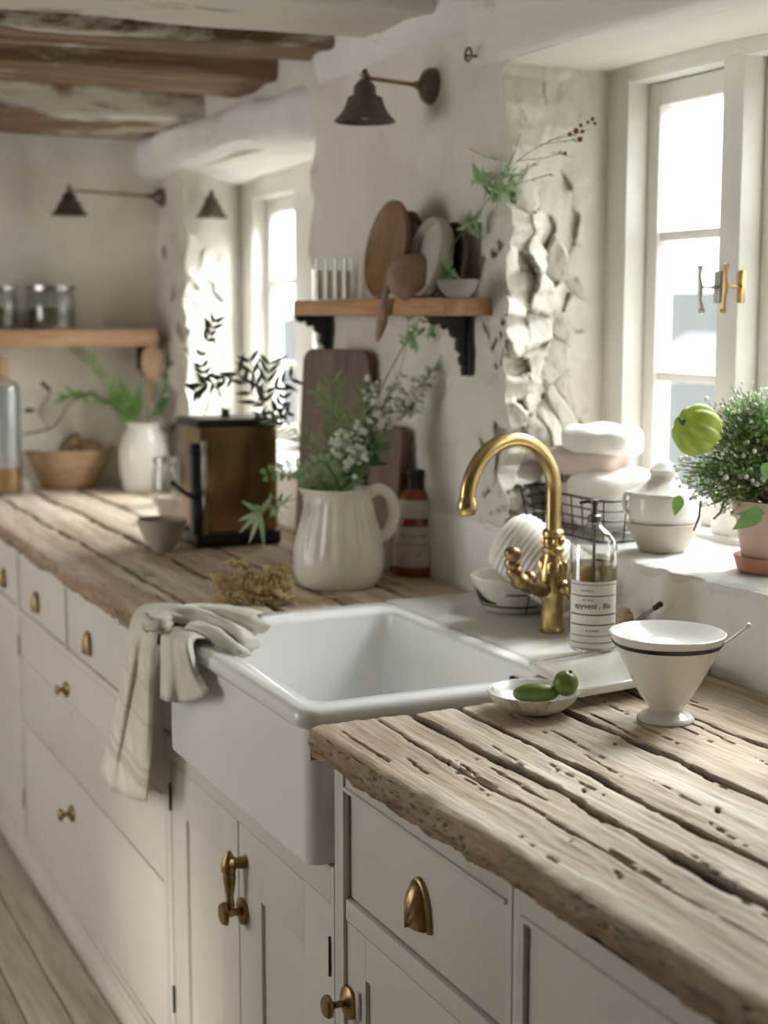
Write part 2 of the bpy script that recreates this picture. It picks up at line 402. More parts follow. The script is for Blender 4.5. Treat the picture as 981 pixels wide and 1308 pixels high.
# lintels (whitewashed timber)
def timber(name, x0, x1, y0, y1, z0, z1, mat, axis='Y', amp=.008, res=.025, rr=.018, parent=None, kind=None, seed=0, taper=0):
    m = MB(); L = (y1-y0) if axis == 'Y' else (x1-x0)
    W = (x1-x0) if axis == 'Y' else (y1-y0); Hh = z1-z0
    # rounded rectangle section
    sec = []
    for cx_, cz_, a0 in ((W-rr, Hh-rr, 0), (rr, Hh-rr, 90), (rr, rr, 180), (W-rr, rr, 270)):
        for k in range(4):
            a = radians(a0+30*k); sec.append((cx_+rr*cos(a), cz_+rr*sin(a)))
    S = []
    for i in range(len(sec)):
        a, b = sec[i], sec[(i+1) % len(sec)]; d = math.dist(a, b); n = max(1, int(d/.02))
        for k in range(n): S.append((a[0]+(b[0]-a[0])*k/n, a[1]+(b[1]-a[1])*k/n))
    nl = max(4, int(L/res)); n = len(S); vs = []
    for i in range(nl+1):
        t = i/nl*L
        for (a, c) in S:
            p = Vector((x0+a, y0+t, z0+c)) if axis == 'Y' else Vector((x0+t, y0+a, z0+c))
            q = Vector((p.x*(.5 if axis == 'X' else 3), p.y*(.5 if axis == 'Y' else 3), p.z*3))
            dv = Vector((0, 0, 0)); nn = fbm(q+Vector((seed, 0, 0)), 2.2, 4)*amp
            ca, cc = a-W/2, c-Hh/2; l = math.hypot(ca/W, cc/Hh)
            if axis == 'Y': dv = Vector((ca/W, 0, cc/Hh))/max(l, .01)*nn
            else: dv = Vector((0, ca/W, cc/Hh))/max(l, .01)*nn
            if taper: dv.x += taper*((1-sstep(0, .16, t))+(1-sstep(0, .16, L-t))*(seed != 3))*(1-a/W)
            dv.z += fbm((t*1.0+seed, seed, 0), 1.5, 2)*amp*1.2
            vs.append(p+dv)
    fs = [(i*n+k, i*n+(k+1) % n, (i+1)*n+(k+1) % n, (i+1)*n+k) for i in range(nl) for k in range(n)]
    if axis == 'X': fs = [f[::-1] for f in fs]
    fs += [tuple(range(n)), tuple(range(nl*n, nl*n+n))[::-1]]
    m.add(vs, fs); o = m.build(name, mat, parent, ang=40)
    if kind: o['kind'] = kind
    return o
timber('trim_1', WX-.018, 1.78, 1.0, 2.56, 1.93, 2.075, MT['lintel'], 'Y', .008, .03, .02, kind='structure')
timber('trim_2', WX-.055, 1.78, 3.30, YB+.03, 1.88, 2.02, MT['whitewash'], 'Y', .020, .03, .05, kind='structure', seed=3, taper=.085)
timber('trim_3', WX-.04, WX+.1, 2.45, 3.45, 1.985, 2.15, MT['whitewash'], 'Y', .025, .03, .05, kind='structure', seed=8, taper=.10)
# ------------------------------------------------------------------ back wall, floor, ceiling, other walls
bw = MB()
def fb(u, v):
    x = -1.8+3.25*u; z = 0+2.2*v
    crv = .02*sstep(1.30, 1.44, x)
    return Vector((x, YB-crv+fbm((x, 3, z), 2.2, 4)*.014+fbm((x, 5, z), 9, 3)*.004, z))
bw.grid(fb, 190, 130); bw.build('wall_back', MT['plaster_back'], ang=0)['kind'] = 'structure'
fl = MB(); x = -1.9; k = 0; bx = .675
xs = [bx-.0875*i for i in range(32)] + [bx+.0875*i for i in range(1, 12)]
for x0 in sorted(xs):
    yoff = rnd(-.3, .3)
    fl.box(x0+.002, x0+.0855, -1.6, 4.7, -.03, rnd(-.001, .001), b=.002)
fl.box(-2.1, 1.6, -1.6, 4.7, -.05, -.02); fl.build('floor', MT['floor'], ang=30)['kind'] = 'structure'
cl = MB()
for i in range(30):
    y0 = -1.6+.21*i; cl.box(-1.9, 1.8, y0+.002, y0+.208, 2.185+rnd(0, .004), 2.22, b=.004)
cl.box(-1.9, 1.8, -1.6, 4.9, 2.22, 2.35)
cl.build('ceiling', MT['beam_white'], smooth=False)['kind'] = 'structure'
# left wall with an opening added to let in fill light, and the wall behind the photographer
wl = MB()
wl.box(-1.9, -1.7, -1.6, .2, 0, 2.2); wl.box(-1.9, -1.7, 4.0, 4.8, 0, 2.2); wl.box(-1.9, -1.7, .2, 4.0, 2.0, 2.2); wl.box(-1.9,-1.7,.2,4.0,0,.55); wl.box(-1.9,-1.7,.2,2.7,.5,2.05)
wl.build('wall_left', MT['plaster_back'], smooth=False)['kind'] = 'structure'
wf = MB(); wf.box(-1.9, -1.0, -1.7, -1.5, 0, 2.2); wf.box(.6, 1.8, -1.7, -1.5, 0, 2.2); wf.box(-1.0, .6, -1.7, -1.5, 0, 2.2)
wf.build('wall_front', MT['plaster_back'], smooth=False)['kind'] = 'structure'
# ------------------------------------------------------------------ ceiling beams
G = None
for (y0, y1, z0, mt, sd, lab) in (
    (3.17, 3.40, 2.062, 'beam', 1, 'rough brown ceiling beam with flaking white paint, second wide beam from the top of the picture'),
    (3.57, 3.92, 2.040, 'beam', 5, 'thick patchy brown and white ceiling beam between the rough brown beam and the last deep beam'),
    (4.17, 4.46, 2.003, 'beam', 9, 'ceiling beam nearest the back wall, brown front and pale underside'),
    (2.66, 3.03, 2.055, 'beam_white', 13, 'smooth whitewashed ceiling beam at the very top of the picture')):
    o = timber('ceiling_beam', -1.75, WX+.05, y0, y1, z0, 2.20, MT[mt], 'X', .012, .03, .02, seed=sd)
    tag(o, lab, 'beam', 'beams across the ceiling')
o = timber('ceiling_batten', -1.75, WX+.02, 4.53, 4.62, 2.0, 2.05, MT['beam'], 'X', .008, .03, .01, seed=21)
tag(o, 'thin weathered batten running along the top of the back wall', 'batten')
# ------------------------------------------------------------------ windows
def window(name, bays, z0, z1, rows, fw=.065, mw=.057):
    root = empty(name, (WP, (bays[0][0]+bays[-1][1])/2, z0), kind='structure')
    X0, X1 = WP, WP+.10
    ya = bays[0][0]; yb = bays[-1][1]
    f = MB(); b = .004
    f.box(X0, X1, ya, ya+fw, z0, z1, b=b); f.box(X0, X1, yb-fw, yb, z0, z1, b=b)
    f.box(X0, X1, yb-fw+.001, ya+fw-.001, z1-.047, z1, b=b); f.box(X0-.012, X1, yb-fw, ya+fw, z0, z0+.03, b=b)
    for i in range(len(bays)-1): f.box(X0, X1, bays[i+1][0], bays[i][1], z0+.001, z1-.001, b=b)
    f.box(X0-.01, X0+.03, yb, ya, z0-.012, z0+.012, b=.003)
    f.build('window_frame', MT['frame'], root)
    for (a, c) in bays:
        s = MB(); sx0, sx1 = X0+.045, X0+.085; st = .038
        zt = z1-.047; zb = z0+.03; b2 = .003
        s.box(sx0, sx1, a-st, a-.002, zb, zt, b=b2); s.box(sx0, sx1, c+.002, c+st, zb, zt, b=b2)
        s.box(sx0, sx1, c+st, a-st, zt-st-.006, zt-.002, b=b2); s.box(sx0, sx1, c+st, a-st, zb+.002, zb+.045, b=b2)
        for z in rows: s.box(sx0+.006, sx1-.006, c+st-.002, a-st+.002, z-.009, z+.009, b=b2)
        so = s.build('sash', MT['frame'], root)
        g = MB(); g.box(sx0+.018, sx0+.021, c+st-.003, a-st+.003, zb+.04, zt-st-.003)
        g.build('pane', MT['pane'], so, smooth=False)
    return root
w1 = window('window_1', [(2.415+.0, 2.133), (2.076, 1.794), (1.737, 1.455)], SILL-.015, 1.948, (1.615, 1.35))
# widen outer boards to the measured frame
b = MB(); b.box(WP-.002, WP+.04, 2.414, 2.56, SILL-.01, 1.906, b=.002); b.box(WP-.002, WP+.04, 1.32, 1.456, SILL-.01, 1.906, b=.002)
b.box(WP-.002, WP+.04, 1.32, 2.56, 1.905, 2.0, b=.003); b.build('window_casing', MT['frame'], w1)
w2 = window('window_2', [(4.456, 4.11), (3.97, 3.65), (3.59, 3.38)], SILL-.015, 1.87, (1.567, 1.31), fw=.065)
b = MB(); b.box(WP-.002, WP+.04, 4.455, 4.68, SILL-.01, 1.826, b=.003); b.box(WP-.002, WP+.04, 3.27, 3.381, SILL-.01, 1.826, b=.003)
b.box(WP-.002, WP+.04, 3.27, 4.68, 1.825, 1.95, b=.003); b.build('window_casing', MT['frame'], w2)
# sash fasteners on window 1
def fastener(Y, dirn, mat):
    m = MB(); x = WP-.004; z = 1.515
    m.box(x-.004, x+.003, Y-.008, Y+.008, z-.028, z+.028, b=.002)
    m.tube([(x-.002, Y, z), (x-.030, Y, z+.001), (x-.036, Y+.004*dirn, z)], .0035, 8)
    m.tube([(x-.036, Y+.004*dirn, z+.033), (x-.038, Y+.004*dirn, z+.02), (x-.036, Y+.003*dirn, z), (x-.038, Y+.002*dirn, z-.02), (x-.036, Y-.002*dirn, z-.040)], [.004, .0035, .0055, .0035, .0045], 8)
    m.ball((x-.036, Y+.004*dirn, z+.034), .0055, 8); m.ball((x-.036, Y-.002*dirn, z-.041), .006, 8)
    m.build('fastener', mat, w1)
fastener(2.125, 1, MT['steel']); fastener(2.062, -1, MT['brass'])
# ------------------------------------------------------------------ the land outside
gm = MB()
def gfn(u, v):
    x = 3+260*u**1.4; y = -60+460*v
    h = -1.2 - 5.0*sstep(20, 105, x) + 12.5*sstep(118, 200, x) + fbm((x, y, 0), .03, 4)*.5*sstep(20, 60, x)
    return Vector((x, y, h))
gm.grid(gfn, 40, 60); o = gm.build('hillside', flat('misty_grass', (.155,.165,.16), 1, spec=0)); tag(o, kind='structure')
hs = MB(); P = at(890, 470, Z=-.6) if False else Vector((62, 92, 0))
hs.box(107, 114, 136, 147, -7, -2.9); hs.prism([(106.6, 135.6, -3), (114.4, 135.6, -3), (110.5, 135.6, -.9)], (0, 11.8, 0), 1)
o = hs.build('farmhouse', [MT['whitewash'], flat('slate_roof', (.30,.31,.33), .8)], smooth=False); tag(o, 'small pale house with a slate roof out in the fields beyond the near window', 'house')
# ------------------------------------------------------------------ wooden worktops
def worktop(name, x0, x1, y0, y1, seams, cracks, res, front, label, tones, ends=(0, 0)):
    """planked slab: seams (x, width, depth); cracks (x,y,len,width)"""
    m = MB(); nx = int((x1-x0)/res); ny = int((y1-y0)/res)
    wig = lambda x, y: fbm((x*3, y, 0), 3.5, 4)*.008+fbm((x*3, y, 4), 14, 3)*.0025
    wear = []
    def front_x(y): return x0+front(y)
    def top(x, y):
        dirt = 0; z = 0
        for (sx, sw, sd) in seams:
            c = sx+wig(sx, y); w = sw*(.55+.9*abs(fbm((sx*7, y, 2), 5, 3))+.3*fbm((sx, y, 7), 30, 2))
            d = abs(x-c)
            if d < w*2.2:
                k = max(0, 1-(d/w)**2); z -= sd*k; dirt = max(dirt, min(1, 1.9*max(0, 1-d/w/1.2)))
                z -= .0018*max(0, 1-d/w/2.2)
        for (cx_, cy_, L, w) in cracks:
            t = (y-cy_)/L
            if -.5 < t < .5:
                c = cx_+fbm((cx_*5, y, 3), 6, 3)*.006+ (t*.01)
                ww = w*(1-4*t*t)*(.7+.5*fbm((cx_, y, 1), 25, 2)); d = abs(x-c)
                if ww > 0 and d < ww: k = 1-d/ww; z -= .005*min(1, k*2); dirt = max(dirt, min(1, k*2.2))
        return z, dirt
    pts = []
    for i in range(nx+1):
        for j in range(ny+1):
            y = y0+(y1-y0)*j/ny; fx = front_x(y); x = fx+(x1-fx)*i/nx
            z, dirt = top(x, y)
            z += fbm((x*4, y*1.2, 0), 6, 3)*.0016 + fbm((x*9, y*1.5, 5), 9, 3)*.0012
            pi_ = sum(1 for s in seams if x > s[0]+wig(s[0], y)); tone = tones[pi_ % len(tones)]
            e = max(0, 1-(x-fx)/.012); z -= .0045*e*e*(1+.8*fbm((0, y, 0), 25, 3))
            m.v.append(Vector((x, y, ZT+z))); wear.append((dirt, tone, max(0, e-.4)*.8))
    w = ny+1
    for i in range(nx):
        for j in range(ny): m.f.append((i*w+j, (i+1)*w+j, (i+1)*w+j+1, i*w+j+1)); m.m.append(0)
    # front face, rough and pitted
    nz = 14; o = len(m.v); TH = .037
    for j in range(ny+1):
        y = y0+(y1-y0)*j/ny; p0 = m.v[j]
        for k in range(nz+1):
            t = k/nz; r = fbm((1, y*1.5, t*.15), 14, 5); pit = max(0, noise.voronoi(Vector((3, y*60, t*9)))[0][0])
            hole = max(0, .40-pit)*2.8*(1 if fbm((2, y, t*.1), 4, 2) > -.05 else .25)
            low = .006*t*max(0, fbm((4, y, 0), 3, 3))
            m.v.append(Vector((p0.x-.003*sin(pi*t)+r*.005+hole*.004+low, y, p0.z-(TH+fbm((6, y, 0), 5, 4)*.008)*t)))
            wear.append((min(.95, hole*1.6)*sin(pi*min(1, t*1.1)), .5, .62+.38*t))
    q = nz+1
    for j in range(ny):
        for k in range(nz): m.f.append((o+j*q+k, o+(j+1)*q+k, o+(j+1)*q+k+1, o+j*q+k+1)); m.m.append(0)
    # end faces + underside
    for jj, fl_ in ((0, 0), (ny, 1)):
        o = len(m.v)
        for i in range(nx+1):
            p = m.v[i*w+jj]; m.v.append(p.copy()); wear.append((.15, .4, .35)); m.v.append(Vector((p.x, p.y, ZT-.047))); wear.append((.2, .4, .6))
        for i in range(nx):
            f = (o+2*i, o+2*i+1, o+2*i+3, o+2*i+2); m.f.append(f if fl_ else f[::-1]); m.m.append(0)
    o = len(m.v)
    for (x, y) in ((x0+.02, y0), (x1, y0), (x1, y1), (x0+.02, y1)): m.v.append(Vector((x, y, ZT-.044))); wear.append((0, .4, .5))
    m.f.append((o+3, o+2, o+1, o)); m.m.append(0)
    ob = m.build(name, MT['wood_top'], loc=(x0, y0, ZT-.046), ang=50)
    ca = ob.data.color_attributes.new('wear', 'FLOAT_COLOR', 'POINT')
    buf = []
    for c in wear: buf += [c[0], c[1], c[2], 1]
    ca.data.foreach_set('color', buf)
    tag(ob, label, 'worktop'); return ob
random.seed(3)
cr = [(rnd(.77, 1.36), rnd(.45, 1.75), rnd(.04, .22), rnd(.0012, .0034)) for _ in range(75)] + [(rnd(.77, 1.3), rnd(.6, 1.75), rnd(.012, .03), rnd(.003, .006)) for _ in range(24)]
worktop('wooden_worktop', .742, 1.405, .35, 1.795,
    [(.838, .0026, .005), (.897, .0095, .016), (.968, .0075, .012), (1.096, .0095, .016), (1.238, .005, .009)], cr, .0033,
    lambda y: .003+.016*(1.8-y)/.9*sstep(1.8,1.2,y)*1.0+.004*fbm((y, 0, 0), 2.5, 2)+.0014*fbm((y, 3, 0), 18, 3),
    'weathered reclaimed plank worktop with wide dark cracks in the right foreground, carrying the footed bowl', (.6, .7, .98, .85, .5, .55))
cr = [(rnd(.77, 1.36), rnd(2.5, 4.6), rnd(.05, .25), rnd(.0012, .003)) for _ in range(50)]
worktop('wooden_worktop', .745, 1.405, 2.492, YB-.015,
    [(.86, .007, .01), (.99, .009, .012), (1.13, .008, .012), (1.27, .006, .009)], cr, .006,
    lambda y: .002+.006*fbm((y, 0, 0), 2.2, 3)+.003*fbm((y, 3, 0), 9, 3),
    'weathered plank worktop running from behind the sink to the back wall', (.85, .95, .7, .75, .55))
# wood strip behind the sink, right of the deck up to the near worktop
# ------------------------------------------------------------------ sink
SX0, SX1, SY0, SY1 = .738, 1.185, 1.815, 2.475
BX0, BX1, BY0, BY1 = .782, 1.150, 1.862, 2.405
def rrect(x0, x1, y0, y1, r, n=6):
    P = []
    for cx_, cy_, a0 in ((x1-r, y1-r, 0), (x0+r, y1-r, 90), (x0+r, y0+r, 180), (x1-r, y0+r, 270)):
        for k in range(n+1):
            a = radians(a0+90*k/n); P.append((cx_+r*cos(a), cy_+r*sin(a)))
    return P
sk = MB()
def ringstack(m, rings, closeb=False, mi=0):
    n = len(rings[0][0]); o = len(m.v)
    for (P, z) in rings: m.v += [Vector((x, y, z)) for (x, y) in P]
    for i in range(len(rings)-1):
        for k in range(n):
            m.f.append((o+i*n+k, o+(i+1)*n+k, o+(i+1)*n+(k+1) % n, o+i*n+(k+1) % n)); m.m.append(mi)
    if closeb: m.f.append(tuple(o+(len(rings)-1)*n+k for k in range(n))); m.m.append(mi)
ap = .014
rings = [(rrect(SX0+ap, SX1, SY0+ap*.6, SY1-ap*.6, .022), .712), (rrect(SX0+ap-.001, SX1, SY0+ap*.6-.001, SY1-ap*.6+.001, .024), .718),
         (rrect(SX0+ap-.001, SX1, SY0+ap*.6-.001, SY1-ap*.6+.001, .024), .905),
         (rrect(SX0+.002, SX1, SY0+.002, SY1-.002, .028), .909), (rrect(SX0, SX1, SY0, SY1, .03), .914), (rrect(SX0, SX1, SY0, SY1, .03), .926),
         (rrect(SX0+.003, SX1-.002, SY0+.003, SY1-.003, .03), .932), (rrect(SX0+.008, SX1-.006, SY0+.008, SY1-.008, .03), ZS),
         (rrect(BX0-.008, BX1+.008, BY0-.008, BY1+.008, .03), ZS), (rrect(BX0-.003, BX1+.003, BY0-.003, BY1+.003, .032), .932),
         (rrect(BX0, BX1, BY0, BY1, .034), .925), (rrect(BX0+.004, BX1-.004, BY0+.004, BY1-.004, .036), .75),
         (rrect(BX0+.010, BX1-.010, BY0+.010, BY1-.010, .04), .735), (rrect(BX0+.03, BX1-.03, BY0+.03, BY1-.03, .04), .728)]
ringstack(sk, [(P, z) for P, z in rings])
o_ = len(sk.v); P = rings[-1][0]; cb = Vector(((BX0+BX1)/2, (BY0+BY1)/2, .722)); sk.v += [Vector((x, y, .728)) for x, y in P]+[cb]
for k in range(len(P)): sk.f.append((o_+k, o_+(k+1) % len(P), o_+len(P))[::-1]); sk.m.append(0)
o_ = len(sk.v); P = rings[0][0]; sk.v += [Vector((x, y, .712)) for x, y in P]; sk.f.append(tuple(o_+k for k in range(len(P)))[::-1]); sk.m.append(0)
sink = empty('farmhouse_sink', (.95, 2.12, .712), 'white ceramic farmhouse sink with a deep apron front set between the two wooden worktops', 'sink')
sk.build('basin', MT['ceramic'], sink, ang=50)
dr = MB(); dr.lathe([(.042, 0), (.042, .003), (.034, .004), (.03, -.002), (0, -.002)], (cb.x, cb.y, .723), 32); dr.build('drain', MT['brass_old'], sink)
ov = MB()
for dy in (-.017, -.006, .006, .017): ov.box(BX1-.009, BX1-.0018, 1.93+dy-.0035, 1.93+dy+.0035, .893, .913, b=.001)
ov.build('overflow_slot', MT['black'], sink)
dk = MB(); dk.box(SX1+.001, WX+.01, 1.797, 2.489, .885, ZS-.0005, b=.004)
o = dk.build('sink_deck', MT['deck'], loc=(1.29, 2.13, .885)); tag(o, 'pale grey stone ledge between the white sink and the wall, holding the brass tap', 'ledge')
# ------------------------------------------------------------------ cabinets
FX = .782            # face of the doors and face frame
def shell(root, y0, y1, z1=.872):
    m = MB(); m.box(FX+.022, 1.37, y0+.001, y1-.001, .0, z1)
    return m
def cabinet(label, y0, y1, z1=.872):
    return empty('base_cabinet', (FX, (y0+y1)/2, 0), label, 'cabinet', 'painted base cabinets')
def opening_frame(m, y0, y1, rects, z1=.872, sw=.022):
    """face frame: stiles at the ends, rails around every opening rect (ya,yb,za,zb)"""
    m.box(FX, FX+.023, y0+.001, y0+sw, .0, z1, b=.0015); m.box(FX, FX+.023, y1-sw, y1-.001, .0, z1, b=.0015)
    zs = sorted(set([r[2] for r in rects]+[r[3] for r in rects]))
    m.box(FX, FX+.023, y0+sw, y1-sw, .0, zs[0], b=.0015); m.box(FX, FX+.023, y0+sw, y1-sw, zs[-1], z1, b=.0015)
    for i in range(1, len(zs)-1, 2): m.box(FX, FX+.023, y0+sw, y1-sw, zs[i], zs[i+1], b=.0015)
def knob(parent, y, z, r=.013, name='knob', mat='brass_old', x=FX, L=.03, ros=.018):
    m = MB()
    m.lathe([(ros, 0), (ros, .003), (ros*.8, .006), (ros*.45, .008), (.005, .011), (.0045, L*.55), (.007, L*.65), (r*.95, L*.75), (r, L*.86), (r*.8, L*.97), (r*.3, L), (0, L)], (x, y, z), 20, axis=(-1, 0, 0))
    return m.build(name, MT[mat], parent)
def cup(parent, y, z, w=.042, h=.060, mat='brass_old', name='cup_pull', x=FX, dep=.018):
    """shell shaped pull: a quarter dome open below on a raised back plate"""
    m = MB(); zb = z-h*.5
    def pt(u, v):
        a = pi*u; f = v*pi/2; k = 1-.05*(.5-.5*cos(a*12))*sstep(.15, .8, v)
        return Vector((x-.002-dep*sin(f)*(.75+.25*sin(a))*k, y+w*.9*cos(a)*cos(f)*(1 if v < 1 else 1), zb+h*.93*sin(a)*cos(f)**.8))
    m.grid(pt, 48, 14)
    m.prism([(x, y+w*cos(pi*k/20), zb-.002+(h+.002)*sin(pi*k/20)) for k in range(21)], (-.0028, 0, 0))
    m.tube([(x-.004, y+w*.95*cos(pi*k/20), zb-.001+h*.97*sin(pi*k/20)) for k in range(21)], .0020, 6)
    m.tube([pt(0, 0), pt(0, .5), pt(0.001, .98)], .0012, 6) if False else None
    return m.build(name, MT[mat], parent, solid=.0012)
def hinge(parent, y, z, h=.045, x=FX):
    m = MB(); m.tube([(x-.001, y, z-h/2), (x-.001, y, z+h/2)], .0022, 8); m.ball((x-.001, y, z+h/2+.002), .0028, 8); m.ball((x-.001, y, z-h/2-.002), .0028, 8)
    m.box(x-.0008, x+.001, y-.004, y+.004, z-h*.42, z+h*.42)
    return m.build('hinge', MT['iron'], parent)
def door(parent, y0, y1, z0, z1, rail=.05, rec=.006, panel=True, name='door', inset=.002):
    g = .0025; m = MB(); y0 += g; y1 -= g; z0 += g; z1 -= g; x = FX+inset
    if panel:
        m.box(x, x+.019, y0, y0+rail, z0, z1, b=.0012); m.box(x, x+.019, y1-rail, y1, z0, z1, b=.0012)
        m.box(x, x+.019, y0+rail, y1-rail, z0, z0+rail, b=.0012); m.box(x, x+.019, y0+rail, y1-rail, z1-rail, z1, b=.0012)
        m.box(x+rec, x+.019, y0+rail-.001, y1-rail+.001, z0+rail-.001, z1-rail+.001)
    else: m.box(x, x+.019, y0, y1, z0, z1, b=.0016)
    return m.build(name, MT['cab'], parent)
def bodyb(root, m): m.build('body', MT['cab'], root)
# near cabinet with shell pull (right of the sink)
Y0, Y1 = 1.324, 1.806
c = cabinet('painted cabinet right of the sink, one drawer with a brass shell pull over a door', Y0, Y1)
m = shell(c, Y0, Y1); opening_frame(m, Y0, Y1, [(0, 0, .09, .652), (0, 0, .682, .836)], sw=.012); bodyb(c, m)
d = door(c, Y0+.012, Y1-.035, .682, .836, panel=False, name='drawer', inset=.007); cup(d, 1.556, .756, w=.030, h=.060, x=FX+.007, dep=.020)
m = MB(); m.box(FX-.004, FX+.004, Y0+.012, Y1-.035, .834, .840, b=.001); m.box(FX-.0035, FX+.006, Y1-.038, Y1-.032, .09, .872, b=.0015); m.box(FX+.0005, FX+.0225, Y1-.0365, Y1-.0115, .088, .871); m.build('bead', MT['cab'], c)
d = door(c, Y0+.012, Y1-.035, .09, .652, panel=True, rail=.06); knob(d, 1.758, .538, .0165, L=.038, ros=.023)
m = MB(); m.box(FX-.0025, FX+.003, 1.722, 1.732, .528, .565, b=.001); m.build('keyhole_plate', MT['cab'], d)
# nearest cabinet
Y0, Y1 = .60, 1.323
c = cabinet('painted cabinet nearest the viewer under the thick rough worktop edge, its drawer partly cut off', Y0, Y1)
m = shell(c, Y0, Y1); opening_frame(m, Y0, Y1, [(0, 0, .09, .652), (0, 0, .682, .832)], sw=.014); bodyb(c, m)
d = door(c, Y0+.014, Y1-.02, .682, .832, panel=False, name='drawer', inset=.007); cup(d, .93, .756, w=.030, x=FX+.007, dep=.020)
m = MB(); m.box(FX-.004, FX+.004, Y0+.014, Y1-.02, .830, .836, b=.001); m.box(FX+.0005, FX+.0225, Y1-.0215, Y1-.0135, .088, .871); m.build('bead', MT['cab'], c)
d = door(c, Y0+.014, Y1-.02, .09, .652); knob(d, .70, .55)
# sink cabinet
Y0, Y1 = 1.807, 2.598
c = cabinet('painted cabinet under the white sink, two panelled doors with a brass latch between them', Y0, Y1, .71)
m = shell(c, Y0, Y1, .71); opening_frame(m, Y0, Y1, [(0, 0, .07, .655)], z1=.71, sw=.012)
m.box(FX, FX+.05, SY1+.002, Y1-.001, .70, .872, b=.0015)
m.box(FX+.0005, FX+.0225, Y1-.0315, Y1-.0115, .068, .709)
bodyb(c, m)
dl = door(c, 2.203, Y1-.03, .07, .655, rail=.085); dr_ = door(c, Y0+.012, 2.203, .07, .655, rail=.10)
hinge(dl, Y1-.032, .585); hinge(dl, Y1-.032, .19); hinge(dr_, Y0+.014, .578, .05)
m = MB(); z = .600; y = 2.180       # turn latch: plate, collar, drop handle with two discs
m.tube([(FX, y-.014, z-.004), (FX-.016, y-.011, z-.003), (FX-.024, y+.002, z-.006)], [.011, .009, .009], 10)
m.tube([(FX-.022, y, z+.014), (FX-.022, y, z), (FX-.023, y, z-.010)], [.003, .011, .012], 12)
m.tube([(FX-.023, y, z-.008), (FX-.023, y, z-.018), (FX-.022, y, z-.022), (FX-.022, y, z-.03), (FX-.022, y, z-.064), (FX-.021, y, z-.076)], [.012, .013, .010, .011, .006, .0075], 12)
m.tube([(FX, y, z-.090), (FX-.004, y, z-.090), (FX-.006, y, z-.090), (FX-.012, y, z-.090), (FX-.026, y, z-.090), (FX-.030, y, z-.090), (FX-.037, y, z-.090)], [.022, .022, .009, .006, .008, .020, .016], 16)
m.tube([(FX-.020, y, z-.07), (FX-.020, y, z-.090)], .006, 10)
m.build('latch', MT['brass_old'], dr_)
# left drawers cabinet
Y0, Y1 = 2.599, 3.905
c = cabinet('long painted cabinet left of the hanging towel, small drawers above two wide drawers', Y0, Y1)
m = shell(c, Y0, Y1); opening_frame(m, Y0, Y1, [(0, 0, .075, .386), (0, 0, .400, .682), (0, 0, .700, .845)], sw=.018)
m.box(FX, FX+.023, 3.362, 3.377, .69, .872, b=.0015); bodyb(c, m)
for ya, yb, yc in ((3.377, Y1-.018, 3.67), (2.75, 3.362, 3.155)):
    d = door(c, ya, yb, .700, .845, panel=False, name='drawer', inset=.004); cup(d, yc, .757, w=.019, h=.050, mat='brass_old', dep=.011)
m = MB(); m.box(FX, FX+.02, Y0+.018, 2.75, .700, .845, b=.0015); m.build('end_panel', MT['cab'], c)
d = door(c, Y0+.018, Y1-.018, .400, .682, panel=False, name='drawer'); knob(d, 3.37, .602, .0125, L=.026)
m = MB(); m.box(FX-.001, FX+.004, Y0+.03, Y1-.03, .570, .574, b=.001); m.lathe([(.008,0),(.008,.002),(0,.002)], (FX+.002, 3.345, .548), 12, axis=(-1,0,0)); m.build('bead', MT['cab'], d)
d = door(c, Y0+.018, Y1-.018, .075, .386, panel=False, name='drawer'); knob(d, 3.35, .308, .0155, L=.032, ros=.019)
hinge(c, Y1-.012, .60); hinge(c, Y1-.012, .18)
# far cabinet
Y0, Y1 = 3.906, YB-.03
c = cabinet('painted cabinet at the far end against the back wall', Y0, Y1)
m = shell(c, Y0, Y1); opening_frame(m, Y0, Y1, [(0, 0, .075, .672), (0, 0, .700, .845)], sw=.018); bodyb(c, m)
d = door(c, Y0+.018, Y1-.018, .700, .845, panel=False, name='drawer', inset=.004); cup(d, 4.08, .752, w=.019, h=.050, mat='brass_old', dep=.011)
d = door(c, Y0+.018, Y1-.018, .075, .672); knob(d, 4.5, .5)
pl = MB(); pl.box(FX-.014, FX+.004, .6, YB-.01, 0, .058, b=.003); pl.box(FX-.010, FX+.003, .6, YB-.01, .056, .068, b=.003)
pl.build('baseboard_cabinets', MT['cab'])['kind'] = 'structure'
# ------------------------------------------------------------------ tap
FP = Vector((1.318, 2.112, ZS))
tap = empty('kitchen_tap', FP, 'polished brass swan neck kitchen tap on the grey ledge behind the sink', 'tap')
k = mpp(FP)
m = MB()
m.lathe([(.021, 0), (.022, .004), (.019, .008), (.0185, .03), (.0175, .05), (.021, .058), (.023, .072), (.024, .10), (.021, .118), (.017, .128), (.0165, .134), (.019, .138), (.019, .144), (.0155, .148), (.0145, .160), (.0185, .165), (.0185, .172), (.015, .176)], FP, 32)
for j in range(8):
    a = j*pi/4; m.ball(FP+Vector((.021*cos(a), .021*sin(a), .112)), .0055, 8, sc=(1, 1, 2.2))
    m.ball(FP+Vector((.016*cos(a+.4), .016*sin(a+.4), .155)), .004, 8, sc=(1, 1, 1.6))
m.build('column', MT['brass_old'] if False else MT['brass'], tap)
